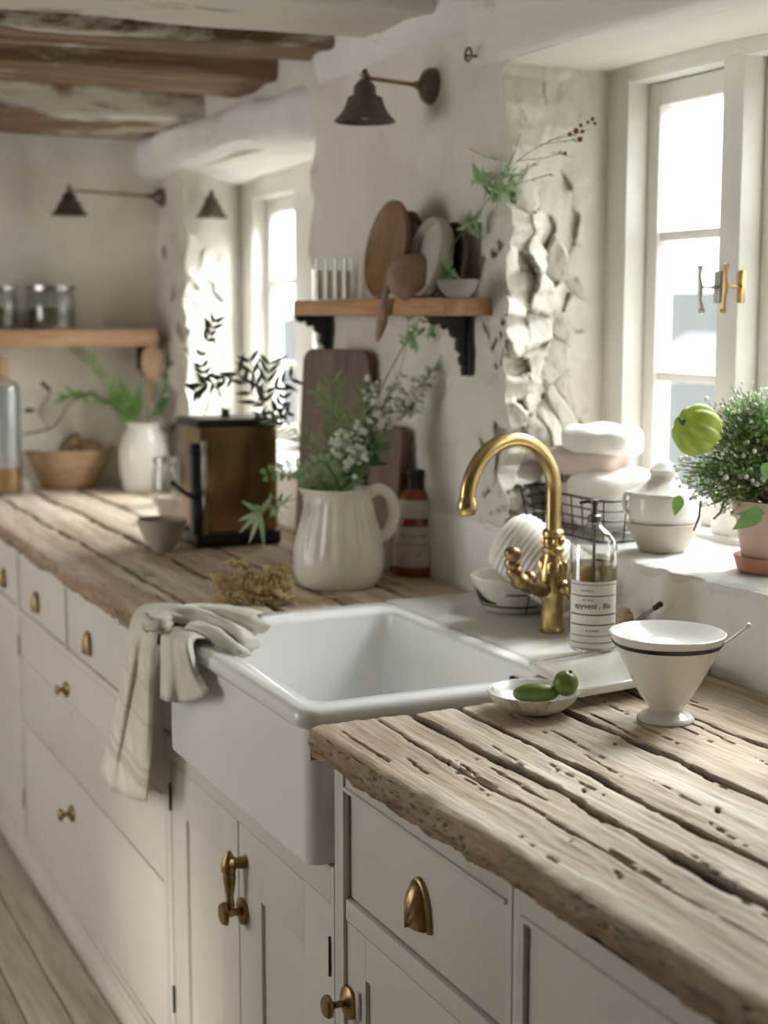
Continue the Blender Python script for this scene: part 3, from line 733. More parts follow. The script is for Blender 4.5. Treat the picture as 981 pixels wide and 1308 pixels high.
# gooseneck in a vertical plane, leaning a little towards the viewer
tipP = at(597, 652, Y=2.075); rise = at(711, 640, Y=2.112); topz = at(652, 562, Y=2.095).z
r_ = (FP.x-tipP.x)/2; dirv = Vector((tipP.x-FP.x, tipP.y-FP.y, 0)); zc = topz-r_*1.0
pts = [FP+Vector((0, 0, .17))]
pts.append(Vector((FP.x, FP.y, (FP.z+.17+zc)/2)))
for j in range(25):
    a = pi*j/24; f = (1-cos(a))/2; pts.append(Vector((FP.x, FP.y, 0))+dirv*f+Vector((0, 0, zc+r_*sin(a))))
pts.append(Vector((tipP.x, tipP.y, tipP.z+.012))); 
m = MB(); m.tube(pts, .0128, 20)
m.build('spout', MT['brass'], tap)
m = MB(); e = Vector((tipP.x, tipP.y, tipP.z)); m.lathe([(.0125, .022), (.0145, .016), (.0165, .010), (.0165, .002), (.013, -.006), (.009, -.008), (0, -.008)][::-1], e, 24); m.build('spout_tip', MT['brass'], tap)
# lever branch to the left
hA = FP+Vector((-.012, 0, .085)); hB = at(688, 752, Y=2.09); hC = at(664, 742, Y=2.06); hD = at(655, 706, Y=2.05)
m = MB(); path = crom([hA+Vector((0,0,-.01)), hB, hC, (hC+hD)/2+Vector((-.006, 0, 0)), hD], 7)
rad = [.0105+.0032*abs(sin(i*.75)) for i in range(len(path))]; m.tube(path, rad, 14)
m.ball(hC, .0165, 14, sc=(1, 1, .85)); m.ball(hD, .013, 14, sc=(1.1, 1, .8)); m.ball((hC+hB)/2+Vector((0,0,.010)), .014, 12)
m.build('lever', MT['brass_old'], tap)
m = MB(); s = FP+Vector((.006, -.018, .078)); ax = Vector((.25, -1, .05))
m.lathe([(.012, 0), (.013, .01), (.010, .014), (.010, .02), (.017, .024), (.019, .032), (.017, .040), (.008, .044), (0, .045)], s, 20, axis=ax)
for j in range(6):
    a = j*pi/3; Q = ax.normalized().to_track_quat('Z', 'Y').to_matrix(); m.ball(s+Q@Vector((.018*cos(a), .018*sin(a), .031)), .0065, 8)
m.build('knob', MT['brass'], tap)
# ------------------------------------------------------------------ text helper
def text_mesh(m, txt, size, fn, mi=0, bold=0):
    cu = bpy.data.curves.new('t', 'FONT'); cu.body = txt; cu.size = size; cu.align_x = 'CENTER'; cu.align_y = 'CENTER'; cu.offset = bold; cu.resolution_u = 3
    ob = bpy.data.objects.new('t', cu); COL.objects.link(ob); bpy.context.view_layer.update()
    me = bpy.data.meshes.new_from_object(ob.evaluated_get(bpy.context.evaluated_depsgraph_get()))
    m.add([fn(v.co.x, v.co.y) for v in me.vertices], [tuple(p.vertices) for p in me.polygons], mi)
    bpy.data.objects.remove(ob); bpy.data.curves.remove(cu); bpy.data.meshes.remove(me)
def facing(p):       # azimuth (in world xy) from a point towards the camera
    return math.atan2(EYEP.y-p[1], EYEP.x-p[0])
def band(m, c, r, z0, z1, a0, a1, n=28, mi=0, rf=None):
    """strip of paper on a cylinder, angles around c"""
    nz = 6
    m.grid(lambda u, v: Vector((c[0]+(rf(z0+(z1-z0)*v) if rf else r)*cos(a0+(a1-a0)*u), c[1]+(rf(z0+(z1-z0)*v) if rf else r)*sin(a0+(a1-a0)*u), c[2]+z0+(z1-z0)*v)), n, nz, mi)
# ------------------------------------------------------------------ soap tray and bottle
ta, tb = at(675, 848, Z=ZS+.010), at(738, 884, Z=ZS+.010)
m = MB()
A = Vector((ta.x, ta.y, 0)); B = Vector((tb.x, tb.y, 0)); d1 = (B-A); nrm = Vector((-d1.y, d1.x, 0)).normalized()
if nrm.x < 0: nrm = -nrm
nrm = Vector((.97, .12, 0)).normalized()
corners = [A, B, B+nrm*.24, A+nrm*.24]
top = [Vector((p.x, p.y, ZS+.0135)) for p in corners]; ctr = sum(top, Vector())/4
def inset(P, d, z): return [Vector((p.x+(ctr.x-p.x)*d/.1, p.y+(ctr.y-p.y)*d/.1, z)) for p in P]
ringstack(m, [([(p.x, p.y) for p in inset(top, .003, 0)], ZS+.0005), ([(p.x, p.y) for p in top], ZS+.003), ([(p.x, p.y) for p in top], ZS+.0115), ([(p.x, p.y) for p in inset(top, .002, 0)], ZS+.0135), ([(p.x, p.y) for p in inset(top, .009, 0)], ZS+.0135), ([(p.x, p.y) for p in inset(top, .011, 0)], ZS+.0105)], True)
o = m.build('ceramic_tray', MT['white_glaze'], loc=(ctr.x, ctr.y, ZS), weld=True, ang=50); tag(o, 'flat white ceramic tray under the clear soap bottle at the corner of the sink', 'tray')
sp = at(756, 829, Z=ZS+.011); k = mpp(sp); bs = empty('soap_bottle', sp, 'clear glass pump bottle of pale yellow soap with a striped white label', 'bottle')
R0 = 29*k
prof = [(0, .001), (R0*.9, .001), (R0, 4*k), (R0*1.03, 60*k), (R0*1.03, 128*k), (R0*.97, 142*k), (R0*.72, 153*k), (R0*.36, 160*k), (R0*.27, 164*k), (R0*.27, 170*k)]
m = MB(); m.lathe(prof, sp, 48, capt=False); m.build('glass_body', MT['glass'], bs, ang=60)
m = MB(); m.lathe([(0, 4*k), (R0*.88, 4*k), (R0*.93, 8*k), (R0*.97, 60*k), (R0*.97, 112*k), (0, 112*k)], sp, 40); m.build('liquid_soap', MT['liquid'], bs, ang=60)
m = MB(); fa = facing(sp); za, zb = 7*k, 92*k; RL = R0*1.045
LA = 1.15
band(m, sp, RL, za, zb, fa-LA, fa+LA*1.1, 36, 0)
def on(cen, R, zmid, a_mid): return lambda x, y: Vector((cen[0]+R*cos(a_mid+x/R), cen[1]+R*sin(a_mid+x/R), cen[2]+zmid+y))
for h, t in ((88, .7), (74, 1.1), (50, 1.5), (37, 1.4), (23, .8), (14, .9)):
    band(m, sp, RL+.0003, (h-t/2)*k, (h+t/2)*k, fa-LA*.93, fa+LA*1.0, 30, 1)
text_mesh(m, 'apyvenl . Illn', 10*k, on(sp, RL+.0004, 61*k, fa), 1, .00012)
text_mesh(m, 'anovrei s', 4.5*k, on(sp, RL+.0004, 81*k, fa-.25), 1)
text_mesh(m, 'oin laned', 4*k, on(sp, RL+.0004, 69*k, fa-.2), 1)
text_mesh(m, 'ce aneripn', 4.5*k, on(sp, RL+.0004, 30*k, fa), 1)
m.build('label', [MT['label'], MT['ink']], bs, ang=0)
m = MB(); m.lathe([(R0*.30, 164*k), (R0*.30, 172*k), (R0*.16, 174*k), (R0*.13, 186*k), (R0*.2, 187*k), (R0*.2, 192*k), (0, 193*k)], sp, 20)
tp = sp+Vector((0, 0, 190*k)); m.tube([tp, tp-RT*(10*k), tp-RT*(19*k)-Vector((0,0,2*k))], [.0035, .003, .0022], 8); m.tube([sp+Vector((0,0,160*k)), sp+Vector((.002, 0, 12*k))], .0022, 8)
m.build('pump', MT['bronze'], bs)
# ------------------------------------------------------------------ footed bowl
cp = at(850, 920, Z=ZT); k = mpp(cp)
m = MB(); pr = [(0, 0), (33, 0), (36, 1.5), (36.5, 4), (32, 8), (24, 12), (21, 16), (24, 21), (34, 34), (46, 56), (57, 78), (66, 96), (71.5, 108), (72, 110), (70.5, 110.5), (64, 99), (54, 78), (40, 54), (24, 36), (0, 30)]
m.lathe([(a*k, h*k/.985) for a, h in pr], cp, 72)
fbw = empty('footed_bowl', cp, 'white footed bowl with a thin black line below the rim on the foreground worktop', 'bowl')
m.build('bowl', MT['white_glaze'], fbw, ang=60)
m = MB(); m.lathe([(a*k, h*k) for a, h in ((67.6, 99.3), (68.6, 100.5), (70.6, 104.0), (70.4, 104.5), (67, 100.2))], cp, 72, capb=False, capt=False); m.build('black_band', MT['black'], fbw)
m = MB(); m.lathe([(a*k, h*k/.985) for a, h in ((67.5, 104), (72.5, 109), (73.5, 112), (72, 113), (67, 110), (55, 101), (40, 95), (20, 92), (0, 91.5), )], cp+Vector((0,0,0.001)), 72, capb=False)
ids = m.build('shallow_dish', MT['white_glaze'], ang=60, loc=cp+Vector((0,0,100*k))); tag(ids, 'shallow white dish nested in the top of the white footed bowl', 'dish')
m = MB(); a = at(908, 838-6, Y=cp.y-.0); b_ = at(956, 799, Y=cp.y-.01); 
m.tube([at(885, 838, Y=cp.y), a, (a+b_)/2+Vector((0, 0, -.002)), b_], [.0035, .0032, .0024, .0028], 10, flat=.6); m.ball(b_, .0042, 8); m.ball(at(882, 839, Y=cp.y), .011, 12, sc=(1, 1, .4))
o = m.build('spoon', MT['white_glaze'], loc=a); tag(o, 'thin pale spoon resting in the white footed bowl and sticking out to the right', 'spoon')
# ------------------------------------------------------------------ small dish with limes
dp = at(681, 909, Z=ZT); k = mpp(dp)
def mottled(name, c1, c2, s, th=.5):
    m_, nt, b = new(name); v = coords(nt); n = ntex(nt, v, s, 6, .7, 1.2)
    r = ramp(nt, [(th-.04, c2), (th+.06, c1)], n.outputs[0]); nt.links.new(r.outputs[0], b.inputs['Base Color']); b.inputs['Roughness'].default_value = .3; return m_
MT['marbled'] = mottled('marbled_glaze', (.70,.67,.60), (.40,.34,.27), 22, .42)
m = MB(); m.lathe([(a*k, h*k) for a, h in ((0, 0), (26, 0), (30, 2), (44, 9), (54, 18), (59, 27), (58.5, 28.5), (56.5, 28), (50, 20), (38, 12), (22, 8), (0, 7))], dp, 56)
o = m.build('small_dish', MT['marbled'], loc=dp, ang=60); tag(o, 'shallow marbled cream dish holding two green fruits at the edge of the sink', 'dish')
def fruit(c, L, R, ax, label, nm='green_fruit', tip=True):
    m = MB(); pr = [(R*sin(pi*i/16)**.85, -L/2*cos(pi*i/16)) for i in range(17)]
    m.lathe(pr, c, 20, axis=ax, rfun=lambda a, h: 1+.03*cos(5*a), capb=False, capt=False)
    if tip: e = Vector(c)+Vector(ax).normalized()*(L/2); m.tube([e-Vector(ax).normalized()*.003, e+Vector(ax).normalized()*.003], .0025, 6)
    o = m.build(nm, MT['lime'], loc=c); tag(o, label, 'fruit', 'green fruits in the small dish'); return o
fruit(dp+RT*(3*k)+Vector((0, 0, 24*k)), 58*k, 12.5*k, RT+Vector((0, 0, .02)), 'long dark green fruit lying flat in the small marbled dish')
fruit(dp+RT*(41*k)+Vector((0, 0, 37*k)), 32*k, 16*k, Vector((.3, -.2, 1)), 'round green lime at the right rim of the small marbled dish')
# ------------------------------------------------------------------ ribbed jug
jp = at(433, 747, Z=ZT); k = mpp(jp)
jug = empty('ribbed_jug', jp, 'cream ribbed ceramic jug with a loop handle holding green sprigs', 'jug')
pr = [(0, 0), (42, 0), (50, 3), (56, 14), (58, 30), (57, 46), (53, 66), (48, 84), (44, 100), (42, 112), (42.5, 120), (44, 124), (42.5, 125), (40.5, 121), (40, 110), (44, 90), (50, 60), (50, 30), (40, 12), (0, 10)]
def rib(a, h): 
    hh = h/k; w = sstep(28, 60, hh)*(1-sstep(104, 112, hh)); return 1+.022*w*cos(a*22)
m = MB(); f0 = math.atan2(-RT.y, -RT.x)
def ribs(a, h):
    hh = h/k; s = rib(a, h); da = math.atan2(sin(a-f0), cos(a-f0)); return s+.16*sstep(98, 124, hh)*math.exp(-(da/.32)**2)
m.lathe([(a*k, h*k) for a, h in crom([(a, h, 0) for a, h in pr], 3) and [(q.x, q.y) for q in crom([(a, h, 0) for a, h in pr], 3)]], jp, 132, rfun=ribs, capb=False, capt=False)
MT['jugglaze'] = paint('jug_glaze', (.68,.635,.55), (.82,.79,.72), .24, 7, .04, 60)
m.build('body', MT['jugglaze'], jug, ang=70)
m = MB(); hp = crom([jp+RT*(38*k)+Vector((0,0,117*k)), jp+RT*(52*k)+Vector((0,0,123*k)), jp+RT*(66*k)+Vector((0,0,112*k)), jp+RT*(70*k)+Vector((0,0,88*k)), jp+RT*(62*k)+Vector((0,0,68*k)), jp+RT*(50*k)+Vector((0,0,60*k))], 6)
m.tube(hp, 6.2*k, 12, flat=1.25); m.build('handle', MT['jugglaze'], jug)
# ------------------------------------------------------------------ amber bottle
bp = at(530, 733, Z=ZT); k = mpp(bp)
ab = empty('amber_bottle', bp, 'brown glass bottle with cream paper labels and a black cap beside the ribbed jug', 'bottle')
def rA(h): h = h/k; return (29.5 if h < 25 else 29.5-(h-25)*.105 if h < 88 else 22.8*math.sqrt(max(.05, 1-((h-88)/26)**2)))*k
pr = [(0, 0), (27*k, 0)]+[(rA(h*k), h*k) for h in (2, 6, 15, 25, 40, 55, 70, 80, 88, 95, 101, 106)]+[(10*k, 110*k), (9.5*k, 118*k), (0, 118*k)]
m = MB(); m.lathe(pr, bp, 40, capb=False); m.build('glass_body', MT['amber'], ab, ang=60)
m = MB(); m.lathe([(9.5*k, 106*k), (10.5*k, 112*k), (11*k, 116*k), (11*k, 122*k), (12*k, 124*k), (12.5*k, 133*k), (11.8*k, 134*k), (0, 134*k)], bp, 24); m.build('cap', MT['black'], ab)
m = MB(); fa = facing(bp); rf = lambda h: rA(h)+.0006
band(m, bp, 0, 13*k, 64*k, fa-1.3, fa+1.3, 30, 0, rf); band(m, bp, 0, 74*k, 97*k, fa-1.3, fa+1.3, 30, 0, lambda h: rA(h)+.0008)
rf2 = lambda h: rA(h)+.001
band(m, bp, 0, 41*k, 42.2*k, fa-1.1, fa+1.1, 20, 1, rf2)
def onA(zm, am): return lambda x, y: Vector((bp[0]+rf2(zm+y)*cos(am+x/rA(zm)), bp[1]+rf2(zm+y)*sin(am+x/rA(zm)), bp[2]+zm+y))
text_mesh(m, 'nm ■ a mn a', 7.5*k, onA(53*k, fa), 1, .0001) if False else text_mesh(m, 'na m ai mn n', 7.5*k, onA(53*k, fa), 1, .0002)
text_mesh(m, 'o', 7*k, onA(30*k, fa+.2), 1, .0001); text_mesh(m, 'anar', 4*k, onA(24*k, fa-.6), 1)
m.build('label', [MT['label_amber'], MT['ink']], ab, ang=0)
# ------------------------------------------------------------------ drinks maker with brass front
A = at(252, 701, Z=ZT); x0, yF = A.x, A.y; xr = at(374, 697, Z=ZT).x; zt = at(262, 536, Y=yF).z
dm = empty('brass_drinks_urn', ((x0+xr)/2, yF+.07, ZT), 'square brass urn with black lid, black base and a side spout, behind the cups', 'urn')
xr = x0+.205
m = MB(); m.box(x0-.004, xr+.006, yF-.006, yF+.17, ZT+.002, ZT+.034, b=.006); m.build('base', MT['black'], dm)
m = MB(); m.box(x0+.010, xr, yF, yF+.16, ZT+.034, zt-.018, b=.007); m.build('body', MT['urnbrass'], dm)
m = MB(); m.box(x0+.004, xr+.004, yF-.005, yF+.166, zt-.020, zt, b=.006); m.lathe([(.012, 0), (.010, .012), (.014, .018), (0, .02)], ((x0+xr)/2, yF+.08, zt), 16); m.build('lid', MT['black'], dm)
m = MB(); m.box(x0+.028, xr-.012, yF-.003, yF+.002, ZT+.05, zt-.03, b=.002); m.build('front_panel', MT['urnbrass'], dm)
m = MB(); m.tube([(x0+.018, yF-.008, ZT+.03), (x0+.018, yF-.008, zt-.05)], .007, 12); m.build('sight_glass', MT['glass'], dm)
m = MB(); m.box(x0-.008, x0+.012, yF-.002, yF+.03, ZT+.03, zt-.055, b=.004); m.ball((x0-.004, yF, zt-.075), .012, 12); m.build('side_rail', MT['black'], dm)
s0 = at(251, 637, Y=yF); s1 = at(221, 617, Y=yF-.03)
m = MB(); m.tube([s0, (s0+s1)/2+Vector((0, 0, -.005)), s1], [.008, .0055, .0045], 10); m.ball(s1, .0075, 10); m.box(s0.x-.004, s0.x+.012, yF-.01, yF+.02, s0.z-.05, s0.z+.02, b=.004); m.build('spout', MT['black'], dm)
# ------------------------------------------------------------------ cups, glass jar
def bowl_small(px, py, prp, mat, label, name='clay_bowl', cat='bowl', group=None, n=40):
    p = at(px, py, Z=ZT); k = mpp(p); m = MB(); m.lathe([(a*k, h*k) for a, h in prp], p, n)
    o = m.build(name, MT[mat], loc=p, ang=60); tag(o, label, cat, group); return p, k
bowl_small(208, 704, ((0, 0), (13, 0), (14, 3), (22, 14), (29, 30), (32, 41), (31, 42), (27, 30), (18, 15), (0, 8)), 'clay_cup', 'small pinkish clay bowl standing in front of the brass urn', group='clay bowls')
bowl_small(226, 668, ((0, 0), (19, 0), (21, 3), (24, 20), (25.5, 33), (24.5, 34), (22, 20), (0, 6)), 'clay_cup', 'straight sided clay bowl just behind the small pinkish one', group='clay bowls')
p = at(215, 652, Z=ZT); k = mpp(p); p.y += .12; p.x += .03
m = MB(); m.lathe([(a*k, h*k) for a, h in ((0, 1), (16, 1), (17, 4), (17, 44), (14, 50), (14, 58), (15, 60))], p, 32, capt=False)
gj = empty('glass_bottle', p, 'small clear glass bottle behind the clay bowls, left of the urn spout', 'bottle'); m.build('glass_body', MT['glass'], gj, ang=60)
m = MB(); m.lathe([(15.5*k, 56*k), (15.5*k, 63*k), (0, 64*k)], p, 24); m.build('lid', MT['steel'], gj)
# ------------------------------------------------------------------ far end: vase, wooden bowl of rolls, bottle
vp = at(185, 627, Z=ZT); k = mpp(vp)
pr = [(0, 0), (25, 0), (27, 3), (30, 20), (32, 38), (31, 55), (26, 70), (20.5, 79), (20, 84), (22.5, 88), (21, 88), (18.5, 82), (22, 70), (27, 40), (20, 8), (0, 6)]
m = MB(); m.lathe([(a*k, h*k) for a, h in pr], vp, 48, capb=False, capt=False); o = m.build('white_vase', MT['white_glaze'], loc=vp, ang=60); tag(o, 'smooth white vase at the far end of the worktop, holding leaves and a wooden spoon', 'vase')
VP, VK = vp, k
wp_ = at(88, 622, Z=ZT); k = mpp(wp_)
m = MB(); m.lathe([(a*k, h*k) for a, h in ((0, 0), (33, 0), (36, 2), (46, 22), (54, 40), (59, 50), (57, 51), (50, 38), (38, 16), (0, 10))], wp_, 48)
o = m.build('wooden_bowl', MT['bowlwood'], loc=wp_, ang=60); tag(o, 'wide pale wooden bowl filled with brown rolls at the far end of the worktop', 'bowl')
random.seed(11)
m0 = None
rl = [(-26, 0, 48, .5, 'leftmost long brown roll leaning in the wooden bowl'), (-12, 6, 56, .9, 'long brown roll standing up in the left half of the wooden bowl'), (2, -8, 54, .8, 'pale crusted roll at the front centre of the wooden bowl'),
      (14, 8, 55, .3, 'brown roll at the back right of the wooden bowl'), (28, -4, 49, -.4, 'rightmost brown roll in the wooden bowl'), (-4, 18, 54, 0, 'dark roll at the back of the wooden bowl')]
for (dx, dy, h, tilt, lab) in rl:
    m = MB(); c0 = wp_+RT*(dx*k)+Vector((FW.x, FW.y, 0))*(dy*k)+Vector((0, 0, h*k)); L = 44*k
    m.lathe([(10*k*sin(pi*i/10)**.6, -L/2+L*i/10) for i in range(11)], c0, 14, axis=RT*cos(tilt)+Vector((0, 0, sin(tilt))), capb=False, capt=False)
    o = m.build('bread_roll', MT['bread'], loc=c0); tag(o, lab, 'bread', 'rolls in the wooden bowl')
lb = at(8, 632, Z=ZT); k = mpp(lb)
gb = empty('stoppered_bottle', lb, 'square shouldered clear bottle with amber liquid and a wooden stopper, left edge of the picture', 'bottle')
m = MB(); m.lathe([(a*k, h*k) for a, h in ((0, 1), (19, 1), (21, 4), (21, 132), (19, 142), (9, 148), (8, 152))], lb, 32, capt=False); m.build('glass_body', MT['glass'], gb, ang=60)
m = MB(); m.lathe([(a*k, h*k) for a, h in ((0, 3), (18, 3), (20, 6), (20, 34), (0, 34))], lb, 32); m.build('liquid', MT['oil'], gb)
m = MB(); m.lathe([(a*k, h*k) for a, h in ((0, 40), (19.5, 40), (19.8, 138), (0, 138))], lb, 32); m.build('frosted_liner', glassy('frosted', (.80,.84,.86), .35, .5), gb)
m = MB(); m.lathe([(a*k, h*k) for a, h in ((6, 146), (7, 152), (9, 156), (9, 172), (7, 176), (0, 177))], lb, 20); m.build('stopper', MT['lightwood'], gb)
# ------------------------------------------------------------------ back shelf with jars
ys = YB-.17; zsf = at(100, 421, Y=ys).z; xr = at(202, 430, Y=ys).x
m = MB(); m.box(.3, xr, ys, YB+.0, zsf-.05, zsf, b=.004)
bsf = empty('wall_shelf', (.9, ys, zsf-.05), 'long light brown shelf on the back wall carrying glass jars', 'shelf'); m.build('board', MT['shelf_x'], bsf)
def bracket(parent, xw, yw, z, dirv, L=.11, Hh=.13, t=.012):
    """ornate iron bracket: top arm along dirv, leg down the wall, scalloped web"""
    m = MB(); d = Vector(dirv).normalized(); s = d.cross(Vector((0, 0, 1)))*t*.5; o = Vector((xw, yw, z))
    P = [o, o+d*L, o+d*L-Vector((0, 0, .012)), o+d*(L*.86)-Vector((0, 0, .018)), o+d*(L*.78)-Vector((0, 0, .012)), o+d*(L*.6)-Vector((0, 0, .024)), o+d*(L*.5)-Vector((0, 0, .020)),
         o+d*(L*.42)-Vector((0, 0, .040)), o+d*(L*.28)-Vector((0, 0, .045)), o+d*(L*.30)-Vector((0, 0, .065)), o+d*(L*.17)-Vector((0, 0, .075)), o+d*(L*.20)-Vector((0, 0, .095)), o+d*(L*.10)-Vector((0, 0, .10)), o+d*(L*.15)-Vector((0, 0, Hh-.012)), o+d*(L*.10)-Vector((0, 0, Hh)), o-Vector((0, 0, Hh))]
    m.prism([p-s for p in P], s*2)
    m.prism([o-s*2.2, o-s*2.2+d*.006, o-s*2.2+d*.006-Vector((0,0,Hh*1.02)), o-s*2.2-Vector((0,0,Hh*1.02))], s*4.4)
    m.prism([o-s*2.2-Vector((0,0,.004)), o-s*2.2+d*L*1.02-Vector((0,0,.004)), o-s*2.2+d*L*1.02, o-s*2.2], s*4.4)
    for (a, b_) in ((.30, .03), (.62, .018), (.16, .085)): m.ball(o+d*L*a-Vector((0, 0, b_)), .009, 10)
    return m.build('bracket', MT['iron'], parent, smooth=False)
bx_ = at(182, 450, Y=YB-.02).x; bracket(bsf, bx_, YB+.005, zsf-.05, (0, -1, 0), .13, .08); bracket(bsf, .62, YB+.005, zsf-.05, (0, -1, 0), .13, .08)
def jar(px, lab, r=30):
    p = at(px, 415, Z=zsf) if False else Vector((at(px, 415, Y=ys+.07).x, ys+.07, zsf)); k = mpp(p)
    e = empty('storage_jar', p, lab, 'jar', 'glass jars on the back shelf')
    m = MB(); m.lathe([(a*k, h*k) for a, h in ((0, 1), (r-2, 1), (r, 4), (r, 42), (r-4, 48), (r-5, 50))], p, 32, capt=False); m.build('glass_body', MT['glass'], e, ang=60)
    m = MB(); m.lathe([(a*k, h*k) for a, h in ((0, 3), (r-3, 3), (r-1.5, 6), (r-1.5, 26), (0, 28))], p, 28); m.build('contents', paint('dried_herbs', (.05,.055,.03), (.18,.16,.09), .9, 60, .8, 200), e)
    m = MB(); m.lathe([(a*k, h*k) for a, h in ((r-3, 48), (r+1, 49), (r+1, 55), (0, 56))], p, 28); m.build('lid', MT['steel'], e)
jar(66, 'wide clear jar of dark herbs, right of the two jars on the back shelf'); jar(-2, 'clear jar of dark herbs cut by the left picture edge on the back shelf', 24)
# ------------------------------------------------------------------ near wall shelf
zt = at(600, 380, X=WX-.06).z; ye = at(629, 388, X=WX).y; xf = at(566, 390, Y=ye).x; yl = at(374, 385, X=xf).y
print('shelf', ye, xf, yl, zt)
nsf = empty('wall_shelf', ((xf+WX)/2, (ye+yl)/2, zt-.034), 'short orange-brown wooden shelf on black iron brackets on the wall between the windows', 'shelf')
m = MB()
def shp(u, v):
    y = ye+(yl-ye)*v; return y
xs_ = [WX+.0, xf]
m.box(xf, WX+.01, ye, yl, zt-.034, zt, b=.003); m.build('board', MT['shelf'], nsf)
bracket(nsf, WX-.004, at(600, 430, X=WX).y, zt-.034, (-1, 0, 0), WX-xf-.02, .115, .016)
bracket(nsf, WX-.004, at(423, 430, X=WX).y, zt-.034, (-1, 0, 0), WX-xf-.02, .115, .016)
# platters leaning on the wall
def disc(px, py, rz, rx_, thick, X, mat, name, label, lean=.10, cat='plate', hollow=True):
    c = at(px, py, X=X); m = MB(); R = rz
    ax = Vector((-1, 0, lean)).normalized()
    pr = [(0, -thick/2), (R*.9, -thick/2), (R, 0), (R, thick/2), (R*.96, thick*.6), (R*.86, thick*.1 if hollow else thick/2), (0, thick*.1 if hollow else thick/2)]
    m.lathe(pr, c, 48, axis=ax); 
    sc = rx_/rz
    for v in m.v: v.y = c.y+(v.y-c.y)*sc
    o = m.build(name, MT[mat], loc=c, ang=50); tag(o, label, cat); return c
zsh = zt
def discz(px, R, X, *a, **kk):   # centre height set so that the disc stands on the shelf
    c = at(px, 330, X=X); 
    v = 330
    c.z = zsh+R*.998
    # pixel row for that height
    m = None; return c
def standing(px, Hh, W, X, thick, mat, name, label, lean=.12, roll=0, cat='plate', hollow=True):
    c = at(px, 330, X=X); R = Hh/2; m = MB(); ax = Vector((-1, 0, 0))
    pr = [(0, -thick/2), (R*.9, -thick/2), (R, 0), (R, thick/2), (R*.96, thick*.6), (R*.86, thick*.1 if hollow else thick/2), (0, thick*.1 if hollow else thick/2)]
    m.lathe(pr, (0, 0, 0), 48, axis=ax)
    Rm = Matrix.Rotation(roll, 3, 'X'); Rl = Matrix.Rotation(lean, 3, 'Y')
    for v in m.v:
        w = Vector((v.x, v.y*W/Hh, v.z)); w = Rl @ (Rm @ w); v.xyz = w
    zmin = min(v.z for v in m.v)
    for v in m.v: v.xyz = Vector((c.x, c.y, zsh+.0005-zmin))+v
    o = m.build(name, MT[mat], loc=(c.x, c.y, zsh), ang=50); tag(o, label, cat); return o
kk_ = mpp(at(500, 330, X=WX-.08))
standing(496, 125*kk_, .185, WX-.088, .016, 'platter', 'wooden_platter', 'tall oval brown wooden platter standing on the small shelf, at its left', .17)
standing(520, 112*kk_, .15, WX-.040, .014, 'darkwood', 'wooden_platter', 'dark round board standing behind the tall oval platter', .12)
standing(550, 100*kk_, .14, WX-.062, .030, 'stoneware', 'stoneware_plate', 'deep grey stoneware plate standing on the small shelf', .22, .3)
standing(578, 92*kk_, .12, WX-.030, .012, 'darkwood', 'dark_plate', 'dark plate half hidden behind the grey stoneware plate', .1)
# scoop with long handle
c = at(526, 355, X=xf+.016); k = mpp(c); m = MB()
e = empty('wooden_scoop', c, 'pinkish brown wooden scoop on the small shelf, its handle hanging over the edge', 'scoop')
m.lathe([(a*k, h*k) for a, h in ((0, 14), (12, 15), (24, 12), (31, 6), (33, 0), (32, -1), (29, 4), (22, 9), (0, 12))], c, 36, axis=-FW+Vector((0,0,.25)), capb=False, capt=False)
m.build('scoop_bowl', MT['scoop'], e)
m = MB(); m.tube(crom([at(505, 338, X=xf+.02), at(497, 352, X=xf-.004), at(492, 378, X=xf-.014), at(489, 405, X=xf-.014), at(482, 436, X=xf-.012)], 5), [5*k, 4.5*k, 4*k, 4*k, 4*k, 4*k, 4*k, 4*k, 4*k, 4.5*k, 5*k, 5.5*k, 6.5*k, 7.5*k, 8*k, 8*k, 8*k, 7*k, 6*k, 4.5*k, 2*k], 12, flat=.6); m.build('handle', MT['scoop'], e)
c = at(585, 380, X=WX-.075); c.z = zsh; k = mpp(c)
m = MB(); m.lathe([(a*k, h*k) for a, h in ((0, 0), (14, 0), (22, 8), (28, 22), (27, 23), (18, 10), (0, 5))], c, 32); o = m.build('grey_bowl', MT['darkstone'], loc=c, ang=60); tag(o, 'small grey bowl at the right end of the small shelf', 'bowl')
# cream filled tubes
for i, px in enumerate((407, 419, 431, 443)):
    c = at(px, 378, X=WX-.07); c.z = zsh; k = mpp(c)
    e = empty('glass_vial', c, ('glass vial of cream coloured powder, leftmost of the four on the small shelf', 'second glass vial of cream powder from the left on the small shelf', 'third glass vial of cream powder from the left on the small shelf', 'cream powder vial standing next to the tall oval platter')[i], 'vial', 'vials on the small shelf')
    m = MB(); m.lathe([(a*k, h*k) for a, h in ((0, .5), (5.6, .5), (5.8, 50), (5.8, 52))], c, 20, capt=False); m.build('glass_body', MT['glass'], e)
    m = MB(); m.lathe([(a*k, h*k) for a, h in ((0, 1.5), (5, 1.5), (5, 37), (0, 38))], c, 16); m.build('powder', MT['lightwood'] if False else paint('cream_powder', (.80,.71,.56), (.88,.80,.66), .9, 20, .1), e)
